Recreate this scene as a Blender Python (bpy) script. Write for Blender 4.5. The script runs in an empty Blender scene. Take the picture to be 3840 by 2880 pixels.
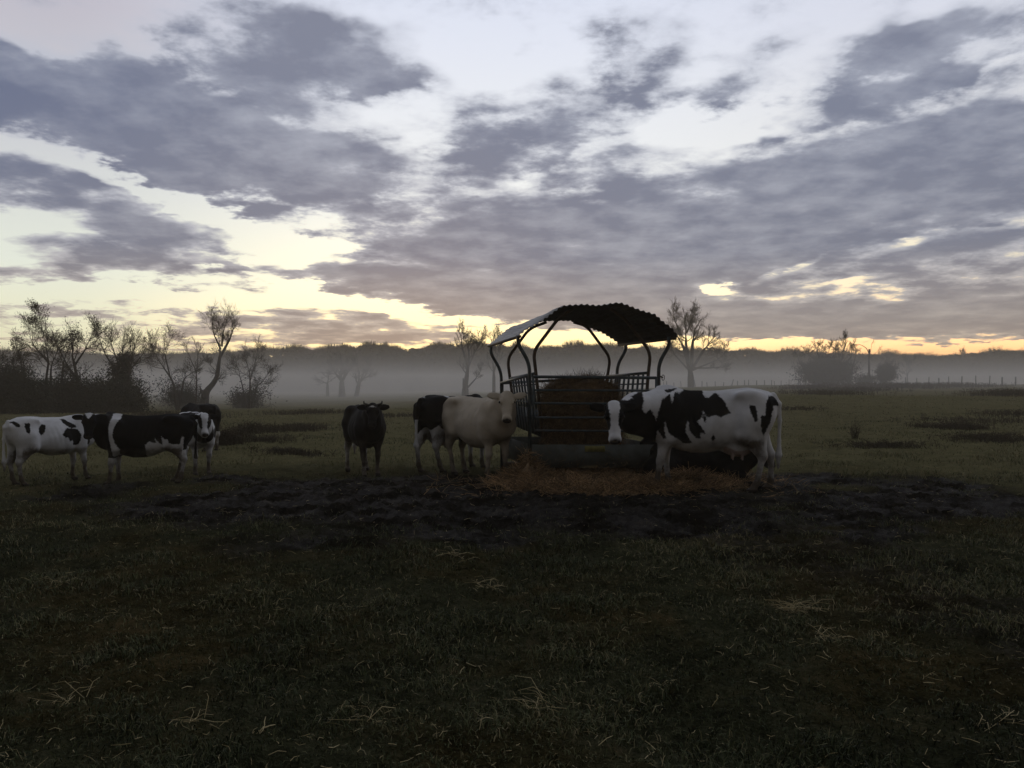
import bpy, bmesh, math, random
import numpy as np
from mathutils import Vector, Matrix, Euler, noise as mnoise

random.seed(7)
RNG = np.random.default_rng(11)
scene = bpy.context.scene
COL = scene.collection
R = math.radians

# ------------------------------------------------------------------ camera
CAM_H = 1.55
PITCH = R(0.16)
F_PX = 2900.0                       # focal length in pixels of the 3840 wide photograph
cam_d = bpy.data.cameras.new('camera')
cam_d.sensor_width = 36.0
cam_d.lens = F_PX / 3840.0 * 36.0
cam_d.clip_start = 0.05
cam_d.clip_end = 5000.0
cam = bpy.data.objects.new('camera', cam_d)
COL.objects.link(cam)
cam.location = (0, 0, CAM_H)
cam.rotation_euler = (R(90) + PITCH, 0, 0)
scene.camera = cam

def ray_dir(px, py):
    """World direction towards a point of the photograph, scaled to one metre of depth along +Y."""
    a = (px - 1920.0) / F_PX
    b = (1440.0 - py) / F_PX
    y = math.cos(PITCH) - b * math.sin(PITCH)
    z = math.sin(PITCH) + b * math.cos(PITCH)
    return Vector((a / y, 1.0, z / y))

def at(px, py, d):
    return Vector((0, 0, CAM_H)) + ray_dir(px, py) * d

# ------------------------------------------------------------------ terrain
def sstep(a, b, x):
    t = np.clip((x - a) / (b - a), 0.0, 1.0)
    return t * t * (3 - 2 * t)

def terrain(x, y):
    """Height of the pasture: level round the feeder, a slight rise towards the fence on the right, a dip to the left."""
    x = np.asarray(x, float); y = np.asarray(y, float)
    az = x / np.maximum(y, 8.0)
    rise = 1.75 * sstep(14.0, 105.0, y) * sstep(-0.25, 0.42, az)
    fall = -0.30 * sstep(20.0, 60.0, y) * sstep(0.05, -0.35, az)
    far = -1.2 * sstep(118.0, 170.0, y) * sstep(-0.1, 0.3, az)
    roll = 0.06 * np.sin(x * 0.31 + 1.3) * np.sin(y * 0.23 + .4) * sstep(3, 9, y)
    return rise + fall + far + roll

def tz(x, y):
    return float(terrain(x, y))

# ------------------------------------------------------------------ object helpers
def link(o, parent=None):
    COL.objects.link(o)
    if parent is not None:
        o.parent = parent
    return o

def tag(o, label=None, cat=None, group=None, kind=None):
    if label: o['label'] = label
    if cat: o['category'] = cat
    if group: o['group'] = group
    if kind: o['kind'] = kind
    return o

def empty(name, loc=(0, 0, 0), rz=0.0, scale=1.0):
    o = bpy.data.objects.new(name, None)
    o.empty_display_size = 0.2
    o.location = loc
    o.rotation_euler = (0, 0, rz)
    o.scale = (scale,) * 3
    return link(o)

def mesh_np(name, verts, faces, mat=None, parent=None, smooth=True, attrs=None):
    """ONE mesh object from numpy arrays; faces is an (n,3) or (n,4) array or a list of such arrays."""
    me = bpy.data.meshes.new(name)
    verts = np.asarray(verts, np.float32)
    blocks = faces if isinstance(faces, list) else [faces]
    blocks = [np.asarray(b, np.int32) for b in blocks if len(b)]
    nl = sum(b.size for b in blocks); nf = sum(len(b) for b in blocks)
    me.vertices.add(len(verts)); me.vertices.foreach_set('co', verts.ravel())
    me.loops.add(nl); me.polygons.add(nf)
    me.loops.foreach_set('vertex_index', np.concatenate([b.ravel() for b in blocks]))
    starts = []; s = 0
    for b in blocks:
        k = b.shape[1]
        starts.append(s + np.arange(len(b), dtype=np.int32) * k); s += b.size
    me.polygons.foreach_set('loop_start', np.concatenate(starts))
    if smooth:
        me.polygons.foreach_set('use_smooth', np.ones(nf, bool))
    for k, v in (attrs or {}).items():
        at_ = me.attributes.new(k, 'FLOAT', 'POINT')
        at_.data.foreach_set('value', np.asarray(v, np.float32))
    me.update(calc_edges=True)
    me.validate()
    o = bpy.data.objects.new(name, me)
    if mat is not None: me.materials.append(mat)
    return link(o, parent)

class MB:
    """Collects tubes, boxes and sheets and links them as one mesh object."""
    def __init__(self):
        self.v = []; self.q = []; self.t = []; self.n = 0
    def add(self, v, quads=(), tris=()):
        v = np.asarray(v, float).reshape(-1, 3)
        if len(quads): self.q.append(np.asarray(quads, np.int64).reshape(-1, 4) + self.n)
        if len(tris): self.t.append(np.asarray(tris, np.int64).reshape(-1, 3) + self.n)
        self.v.append(v); self.n += len(v)
    def tube(self, pts, radii, sides=8, cap=True):
        pts = [Vector(p) for p in pts]
        if not hasattr(radii, '__len__'): radii = [radii] * len(pts)
        n = len(pts); vs = []
        t0 = (pts[1] - pts[0]).normalized()
        up = Vector((0, 0, 1)) if abs(t0.z) < 0.9 else Vector((1, 0, 0))
        u = t0.cross(up).normalized()
        for i, p in enumerate(pts):
            t = (pts[min(i + 1, n - 1)] - pts[max(i - 1, 0)])
            t = t.normalized() if t.length > 1e-9 else t0
            u = (u - t * u.dot(t))
            u = u.normalized() if u.length > 1e-6 else t.orthogonal().normalized()
            w = t.cross(u)
            for k in range(sides):
                a = 2 * math.pi * k / sides
                vs.append(p + (u * math.cos(a) + w * math.sin(a)) * radii[i])
        q = []
        for i in range(n - 1):
            for k in range(sides):
                a = i * sides + k; b = i * sides + (k + 1) % sides
                q.append((a, b, b + sides, a + sides))
        t = []
        if cap:
            vs.append(pts[0]); vs.append(pts[-1])
            c0 = n * sides; c1 = c0 + 1
            for k in range(sides):
                t.append((c0, (k + 1) % sides, k))
                t.append((c1, (n - 1) * sides + k, (n - 1) * sides + (k + 1) % sides))
        self.add([tuple(v) for v in vs], q, t)
    def box(self, c, size, M=None):
        c = Vector(c); s = Vector(size) / 2
        vs = []
        for dz in (-1, 1):
            for dx, dy in ((-1, -1), (1, -1), (1, 1), (-1, 1)):
                o = Vector((dx * s.x, dy * s.y, dz * s.z))
                if M is not None: o = M @ o
                vs.append(tuple(c + o))
        self.add(vs, [(3, 2, 1, 0), (4, 5, 6, 7), (0, 1, 5, 4), (1, 2, 6, 5), (2, 3, 7, 6), (3, 0, 4, 7)])
    def build(self, name, mat, parent=None, smooth=True):
        fs = []
        if self.q: fs.append(np.concatenate(self.q))
        if self.t: fs.append(np.concatenate(self.t))
        return mesh_np(name, np.concatenate(self.v), fs, mat, parent, smooth)

def smooth_path(pts, r=0.12, n=5):
    """A polyline with its inner corners rounded (bent steel tube)."""
    pts = [Vector(p) for p in pts]
    out = [pts[0]]
    for i in range(1, len(pts) - 1):
        a = pts[i - 1] - pts[i]; b = pts[i + 1] - pts[i]
        ra = min(r, a.length * 0.45); rb = min(r, b.length * 0.45)
        p0 = pts[i] + a.normalized() * ra; p2 = pts[i] + b.normalized() * rb
        for k in range(n + 1):
            t = k / n
            out.append(p0 * (1 - t) ** 2 + pts[i] * 2 * t * (1 - t) + p2 * t * t)
    out.append(pts[-1])
    return out

# ------------------------------------------------------------------ node helpers
class S:
    """A shader socket with arithmetic."""
    def __init__(self, nt, sock): self.nt = nt; self.s = sock
    def _m(self, op, *others, clamp=False):
        n = self.nt.nodes.new('ShaderNodeMath'); n.operation = op; n.use_clamp = clamp
        self.nt.links.new(self.s, n.inputs[0])
        for i, o in enumerate(others):
            if isinstance(o, S): self.nt.links.new(o.s, n.inputs[i + 1])
            else: n.inputs[i + 1].default_value = float(o)
        return S(self.nt, n.outputs[0])
    def __add__(self, o): return self._m('ADD', o)
    __radd__ = __add__
    def __sub__(self, o): return self._m('SUBTRACT', o)
    def __rsub__(self, o): return (self * -1.0) + o
    def __mul__(self, o): return self._m('MULTIPLY', o)
    __rmul__ = __mul__
    def __truediv__(self, o): return self._m('DIVIDE', o)
    def madd(self, a, b): return self._m('MULTIPLY_ADD', a, b)
    def sqrt(self): return self._m('SQRT')
    def max(self, o): return self._m('MAXIMUM', o)
    def min(self, o): return self._m('MINIMUM', o)
    def abs(self): return self._m('ABSOLUTE')
    def step(self, a, b, lo=0.0, hi=1.0, smooth=True):
        n = self.nt.nodes.new('ShaderNodeMapRange')
        n.interpolation_type = 'SMOOTHSTEP' if smooth else 'LINEAR'; n.clamp = True
        self.nt.links.new(self.s, n.inputs[0])
        for i, v in enumerate((a, b, lo, hi)): n.inputs[i + 1].default_value = v
        return S(self.nt, n.outputs[0])

def mix_rgb(nt, fac, a, b, blend='MIX'):
    n = nt.nodes.new('ShaderNodeMix'); n.data_type = 'RGBA'; n.blend_type = blend
    ins = [i for i in n.inputs if i.enabled]
    ci = [i for i in n.inputs if i.type == 'RGBA']
    fi = n.inputs[0]
    if isinstance(fac, S): nt.links.new(fac.s, fi)
    else: fi.default_value = fac
    for k, v in ((0, a), (1, b)):
        if isinstance(v, (tuple, list)): ci[k].default_value = (*v[:3], 1)
        else: nt.links.new(v.s if isinstance(v, S) else v, ci[k])
    out = [o for o in n.outputs if o.type == 'RGBA'][0]
    return S(nt, out)

def noise_tex(nt, vec, scale, detail=4.0, rough=0.55, out='Fac', dist=0.0):
    n = nt.nodes.new('ShaderNodeTexNoise')
    n.inputs['Scale'].default_value = scale; n.inputs['Detail'].default_value = detail
    n.inputs['Roughness'].default_value = rough; n.inputs['Distortion'].default_value = dist
    if vec is not None: nt.links.new(vec.s if isinstance(vec, S) else vec, n.inputs['Vector'])
    return S(nt, n.outputs[out])

def combine(nt, x, y, z=0.0):
    n = nt.nodes.new('ShaderNodeCombineXYZ')
    for i, v in enumerate((x, y, z)):
        if isinstance(v, S): nt.links.new(v.s, n.inputs[i])
        else: n.inputs[i].default_value = v
    return S(nt, n.outputs[0])

def ramp(nt, fac, stops, interp='LINEAR'):
    n = nt.nodes.new('ShaderNodeValToRGB'); n.color_ramp.interpolation = interp
    e = n.color_ramp.elements
    while len(e) < len(stops): e.new(0.5)
    for k, (p, c) in enumerate(stops):
        e[k].position = p; e[k].color = (*c[:3], 1)
    nt.links.new(fac.s if isinstance(fac, S) else fac, n.inputs[0])
    return S(nt, n.outputs[0])

def srgb(r, g, b):
    f = lambda c: (c / 255 / 12.92) if c / 255 <= 0.04045 else ((c / 255 + 0.055) / 1.055) ** 2.4
    return (f(r), f(g), f(b))

def new_mat(name):
    m = bpy.data.materials.new(name); m.use_nodes = True
    nt = m.node_tree
    return m, nt, nt.nodes['Principled BSDF']

def tex_obj(nt):
    n = nt.nodes.new('ShaderNodeTexCoord'); return S(nt, n.outputs['Object'])

def bump(nt, bsdf, height, strength=0.4, dist=0.02):
    n = nt.nodes.new('ShaderNodeBump'); n.inputs['Strength'].default_value = strength
    n.inputs['Distance'].default_value = dist
    nt.links.new(height.s, n.inputs['Height']); nt.links.new(n.outputs[0], bsdf.inputs['Normal'])

def noisy_mat(name, c1, c2, scale=6.0, rough=0.8, bscale=None, bstr=0.4, bdist=0.01, metallic=0.0, spec=0.3, detail=5.0):
    m, nt, b = new_mat(name)
    tc = tex_obj(nt)
    f = noise_tex(nt, tc, scale, detail)
    c = mix_rgb(nt, f.step(0.3, 0.7), c1, c2)
    nt.links.new(c.s, b.inputs['Base Color'])
    b.inputs['Roughness'].default_value = rough; b.inputs['Metallic'].default_value = metallic
    b.inputs['Specular IOR Level'].default_value = spec
    if bscale: bump(nt, b, noise_tex(nt, tc, bscale, 4.0), bstr, bdist)
    return m
# ------------------------------------------------------------------ sky (world), sun, haze
scene.view_settings.view_transform = 'Standard'
scene.view_settings.look = 'None'
scene.view_settings.exposure = 0.0
scene.view_settings.gamma = 1.0
world = bpy.data.worlds.new('World'); scene.world = world
world.use_nodes = True
nt = world.node_tree
for n in list(nt.nodes): nt.nodes.remove(n)
SUN_EL, SUN_AZ = R(3.0), R(-8.0)     # the sun stands low behind cloud, a little left of the feeder

tc = nt.nodes.new('ShaderNodeTexCoord')
sep = nt.nodes.new('ShaderNodeSeparateXYZ'); nt.links.new(tc.outputs['Generated'], sep.inputs[0])
dx, dy, dz = (S(nt, sep.outputs[i]) for i in range(3))
az = dx._m('ARCTAN2', dy)
el = dz._m('ARCSINE')
# cloud plane overhead: features shrink and stretch towards the horizon as real clouds do
inv = S(nt, (dz.max(0.0) + 0.13).s)
cx = dx / inv; cy = dy / inv
cvec = combine(nt, cx, cy, 0.0)
n_big = noise_tex(nt, cvec, 1.1, 5.0, 0.55)
n_mid = noise_tex(nt, combine(nt, cx + 5.2, cy * 1.0, 3.1), 3.2, 6.0, 0.58)
n_w1 = noise_tex(nt, combine(nt, cx, cy + 9.0, 1.7), 1.8, 3.0, 0.5)
n_w2 = noise_tex(nt, combine(nt, cx + 3.0, cy, 7.7), 2.4, 4.0, 0.55)
n_fine = noise_tex(nt, combine(nt, cx + 2.2, cy, 5.1), 7.5, 7.0, 0.60)
n_cell = noise_tex(nt, combine(nt, cx + 7.2, cy + 3.0, 9.1), 4.6, 5.0, 0.55)
azw = az + (n_w1 - 0.5) * 0.20 + (n_fine - 0.5) * 0.05
elw = el + ((n_w2 - 0.5) * 0.36 + (n_fine - 0.5) * 0.10) * (el.max(0.0) + 0.03)
n_slit = n_fine.step(0.36, 0.66, 0.25, 1.15)
azs_ = az + (n_fine - 0.5) * 0.05
els_ = el + (n_cell - 0.5) * 0.016 + (n_fine - 0.5) * 0.012

def sky_dir(x, y):
    """(azimuth, elevation) of a place in the sky, from its place in the 2212 x 1659 view of the photograph."""
    d = ray_dir(x * 3840 / 2212, y * 3840 / 2212); d.normalize()
    return math.atan2(d.x, d.y), math.asin(d.z)

def blob(x, y, rx, ry, tilt, azs, els):
    """Soft elliptic patch: 1 at its middle, 0 outside."""
    a0, e0 = sky_dir(x, y)
    k = 1 / 1671.0
    t = math.radians(tilt); c, s = math.cos(t), math.sin(t)
    da = azs - a0; de = els - e0
    p = da * (c / (rx * k)) + de * (s / (rx * k))
    q = de * (c / (ry * k)) - da * (s / (ry * k))
    r2 = p * p + q * q
    return r2.step(0.0, 2.0, 1.0, 0.0)

# (x, y, rx, ry, tilt up to the right in degrees, weight)
CLOUDS = [
    (300, 265, 330, 75, -14, .75), (60, 225, 170, 80, -25, .55), (640, 110, 250, 85, -6, .55), (560, 365, 240, 65, -4, .70),
    (500, 220, 230, 70, -10, .45), (130, 120, 190, 60, -10, .25),
    (110, 425, 260, 50, -9, .75), (400, 500, 170, 38, -10, .70), (230, 560, 150, 34, 3, .75), (50, 600, 120, 20, 0, .6),
    (1000, 480, 240, 80, 3, .75), (1250, 560, 420, 95, 2, .85), (1650, 410, 460, 95, 8, .95), (2100, 350, 320, 90, 8, .85),
    (1800, 530, 420, 75, 6, .75), (800, 600, 250, 24, 0, .75), (1150, 640, 420, 40, -3, .80), (1500, 690, 500, 34, -2, .85),
    (1950, 690, 380, 48, 0, .95), (2200, 610, 200, 90, 0, .7), (760, 705, 230, 26, -4, .62), (640, 730, 240, 10, 0, .5), (460, 700, 100, 20, 0, .35),
    (1090, 225, 170, 45, 10, .36), (1080, 290, 190, 48, 4, .52), (1290, 265, 150, 58, 20, .50), (1375, 85, 90, 80, -30, .56), (1595, 160, 130, 55, 24, .60), (1880, 140, 190, 60, 10, .56),
    (1180, 375, 170, 42, 6, .45), (1350, 335, 150, 34, 10, .42), (1010, 335, 110, 40, 0, .30),
    (2120, 70, 230, 80, 8, .66), (1480, 215, 90, 30, 10, .30), (1840, 250, 220, 34, 10, .34), (2080, 190, 170, 40, 8, .42), (1990, 50, 120, 40, 0, .35), (1230, 150, 120, 40, 10, .22), (990, 95, 50, 22, 25, .3),
    (560, 110, 200, 100, -8, .30), (780, 130, 140, 60, 0, .35), (680, 300, 160, 60, -8, .45), (690, 390, 130, 50, -6, .45), (420, 330, 220, 70, -14, .4), (860, 400, 120, 40, 0, .35), (920, 360, 120, 30, 0, .3), (230, 90, 200, 70, 0, .22),
    (445, 572, 45, 11, -8, .6), (440, 620, 60, 7, 0, .45), (320, 615, 60, 6, 4, .35), (150, 668, 230, 8, 2, .42), (420, 672, 80, 8, 0, .4),
]
BREAKS = [
    (1060, 90, 150, 80, 0, .36), (1550, 268, 150, 26, 6, .52), (1300, 330, 150, 16, 12, .42), (1780, 215, 120, 22, 12, .30), (1960, 232, 190, 20, 9, .50), (1240, 60, 70, 70, 20, .3),
    (330, 410, 140, 15, -14, .50), (560, 480, 150, 18, -12, .50), (640, 535, 130, 34, -6, .62), (800, 280, 110, 40, -15, .18),
    (160, 485, 60, 14, -6, .7), (20, 530, 80, 36, 0, .5), (60, 330, 120, 26, -8, .45), (300, 640, 330, 30, 0, .45),
    (860, 668, 200, 16, -8, .7), (1000, 705, 120, 18, -6, .5), (540, 560, 120, 24, 0, .4), (90, 20, 200, 70, 0, .25),
    (1546, 627, 50, 11, 2, .65), (1546, 626, 24, 12, 0, 1.2), (1690, 590, 52, 6, 14, .62), (1752, 566, 30, 5, 24, .55), (1650, 604, 22, 7, 20, .5), (1985, 514, 46, 9, 14, .85), (1960, 522, 20, 10, 0, .4), (2130, 497, 50, 7, 4, .55),
    (1850, 603, 80, 3, 6, .42), (1740, 608, 26, 4, 8, .45), (2105, 418, 80, 7, 8, .55), (1752, 468, 12, 6, 0, .6), (1270, 617, 40, 5, 6, .5), (1450, 590, 34, 5, 4, .5), (1545, 572, 24, 4, 4, .6), (1300, 655, 60, 4, 0, .45), (1180, 637, 40, 5, 3, .45), (2190, 470, 40, 8, 8, .4),
    (1630, 330, 80, 14, 8, .35), (1480, 300, 90, 16, 6, .35), (1020, 420, 40, 10, 0, .3), (800, 455, 40, 14, 8, .4), (940, 330, 60, 14, 10, .3),
    (1560, 741, 360, 10, 0, 1.5), (1900, 752, 330, 8, 0, 1.4), (2180, 758, 160, 6, 0, 1.2), (1230, 742, 170, 22, 0, 1.1), (1790, 686, 34, 3, 2, .8), (1690, 691, 20, 3, 2, .6),
]
cover = n_big.madd(0.62, 0.06)
for x, y, rx, ry, t, w in CLOUDS:
    cover = blob(x, y, rx, ry, t, azw, elw).madd(w, cover)
for x, y, rx, ry, t, w in BREAKS:
    cover = (blob(x, y, rx * 1.25, ry * 1.25, t, azs_, els_) * n_slit if rx <= 80 and y > 400 and x != 1546 else blob(x, y, rx, ry, t, azs_, els_) if rx <= 110 else blob(x, y, rx, ry, t, azw, elw)).madd(-w, cover)
# outside the stretch of sky the photograph shows: broken overcast
out_m = az.abs().step(0.62, 0.95).max(el.step(0.50, 0.75)).max(dy.step(0.1, -0.2))
cover = cover + out_m * 0.45
cover = cover + (n_mid - 0.5) * 1.3 + (n_fine - 0.5) * 1.7 + (n_cell - 0.5) * 1.7
soft = el.step(0.06, 0.40, 0.0, 1.0)
alpha = ((cover - 0.28) / (soft * 0.50 + 0.46)).step(0.0, 1.0)
thick = cover.step(0.55, 1.30)

# clear sky between the clouds: a Nishita sky at sunrise, washed with the glow the photograph shows
nish = nt.nodes.new('ShaderNodeTexSky'); nish.sky_type = 'NISHITA'; nish.sun_disc = False
nish.sun_elevation = SUN_EL; nish.sun_rotation = SUN_AZ; nish.air_density = 1.0; nish.dust_density = 2.0
elf = el.step(0.0, 0.55, 0.0, 1.0, smooth=False)
glow_c = ramp(nt, elf, [(0.0, (2.6, 1.70, .66)), (0.10, (2.3, 1.75, .84)), (0.22, (1.45, 1.36, .98)), (0.42, (1.0, 1.02, 1.0)), (0.75, (.84, .88, .99)), (1.0, (.70, .76, .94))])
glow_r = ramp(nt, elf, [(0.0, (2.3, .98, .30)), (0.06, (2.2, 1.15, .44)), (0.12, (2.0, 1.40, .72)), (0.25, (1.15, 1.02, .74)), (0.45, (.92, .92, .90)), (0.75, (.76, .79, .90)), (1.0, (.66, .70, .85))])
glow_l = ramp(nt, elf, [(0.0, (1.2, 1.06, .66)), (0.12, (1.05, 1.04, .74)), (0.25, (.90, .95, .84)), (0.5, (.66, .68, .73)), (0.75, (.56, .54, .62)), (1.0, (.50, .52, .64))])
clear = mix_rgb(nt, az.step(0.08, 0.50), glow_c, glow_r)
clear = mix_rgb(nt, az.step(-0.16, -0.55), clear, glow_l)
bgN = nt.nodes.new('ShaderNodeBackground'); nt.links.new(nish.outputs[0], bgN.inputs[0]); bgN.inputs[1].default_value = 0.05
# clouds: grey-violet bodies, warmer and pinker towards the horizon, paler where thin
c_thick = ramp(nt, elf, [(0.0, srgb(170, 148, 134)), (0.14, srgb(156, 148, 147)), (0.30, srgb(125, 130, 148)), (0.6, srgb(127, 134, 155)), (1.0, srgb(136, 141, 160))])
c_thin = ramp(nt, elf, [(0.0, srgb(228, 196, 160)), (0.14, srgb(202, 192, 184)), (0.30, srgb(186, 188, 198)), (0.6, srgb(194, 199, 213)), (1.0, srgb(198, 204, 221))])
thick2 = (thick + (n_big - 0.5) * 0.4 + (n_mid - 0.5) * 1.2 + (n_cell - 0.5) * 1.6 + (n_fine - 0.5) * 1.2).step(0.05, 1.25, smooth=False)
c_cloud = mix_rgb(nt, thick2, c_thin, c_thick)
c_cloud = mix_rgb(nt, az.step(-0.30, -0.62) * el.step(0.12, 0.35) * thick2, c_cloud, srgb(106, 116, 144))
skyc = mix_rgb(nt, alpha, clear, c_cloud)
# away from the dawn the sky is dimmer
dim = dy.step(0.35, -0.4, 0.0, 1.0)
dim = 1.0 - dim * el.step(0.1, 0.9, 0.88, 0.45)
dim = dim * el.step(0.5, 1.1, 1.0, 0.72)
warm = dy.step(0.35, -0.4, 0.0, 1.0)
skyc = mix_rgb(nt, 1.0, skyc, combine(nt, dim * (warm * 0.02 + 1.0), dim * (1.0 - warm * 0.02), dim * (1.0 - warm * 0.13)), 'MULTIPLY')
bgC = nt.nodes.new('ShaderNodeBackground'); nt.links.new(skyc.s, bgC.inputs[0]); bgC.inputs[1].default_value = 1.0
ms = nt.nodes.new('ShaderNodeMixShader'); ms.inputs[0].default_value = 0.94
nt.links.new(bgN.outputs[0], ms.inputs[1]); nt.links.new(bgC.outputs[0], ms.inputs[2])
wo = nt.nodes.new('ShaderNodeOutputWorld'); nt.links.new(ms.outputs[0], wo.inputs[0])
world.cycles.sampling_method = 'MANUAL'; world.cycles.sample_map_resolution = 512

sun_d = bpy.data.lights.new('sun', 'SUN'); sun_d.energy = 0.12; sun_d.angle = R(12); sun_d.color = (1.0, .78, .5)
sun = bpy.data.objects.new('sun', sun_d); COL.objects.link(sun)
sd = Vector((math.sin(SUN_AZ) * math.cos(SUN_EL), math.cos(SUN_AZ) * math.cos(SUN_EL), math.sin(SUN_EL)))
sun.rotation_euler = sd.to_track_quat('Z', 'Y').to_euler()
sun.location = sd * 50

HAZE_D, MIST_D = 0.0015, 0.0105
def air_box(name, x0, x1, y0, y1, z0, z1, dens, col, aniso):
    m = bpy.data.materials.new(name); m.use_nodes = True; t = m.node_tree
    for n in list(t.nodes): t.nodes.remove(n)
    v = t.nodes.new('ShaderNodeVolumePrincipled'); v.inputs['Density'].default_value = dens
    v.inputs['Color'].default_value = (*col, 1); v.inputs['Anisotropy'].default_value = aniso
    o = t.nodes.new('ShaderNodeOutputMaterial'); t.links.new(v.outputs[0], o.inputs['Volume'])
    mb = MB(); mb.box(((x0 + x1) / 2, (y0 + y1) / 2, (z0 + z1) / 2), (x1 - x0, y1 - y0, z1 - z0))
    return tag(mb.build(name, m, smooth=False), kind='stuff')
air_box('haze', -260, 260, -30, 330, -3.5, 16.5, HAZE_D, (1.0, .88, .69), 0.5)
air_box('haze', -240, 240, 56, 310, -3.2, 4.6, MIST_D, (1.0, .965, .915), 0.25)

cy_ = scene.cycles
cy_.use_denoising = True
cy_.max_bounces = 6; cy_.diffuse_bounces = 3; cy_.glossy_bounces = 2; cy_.transparent_max_bounces = 8; cy_.volume_bounces = 3
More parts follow.
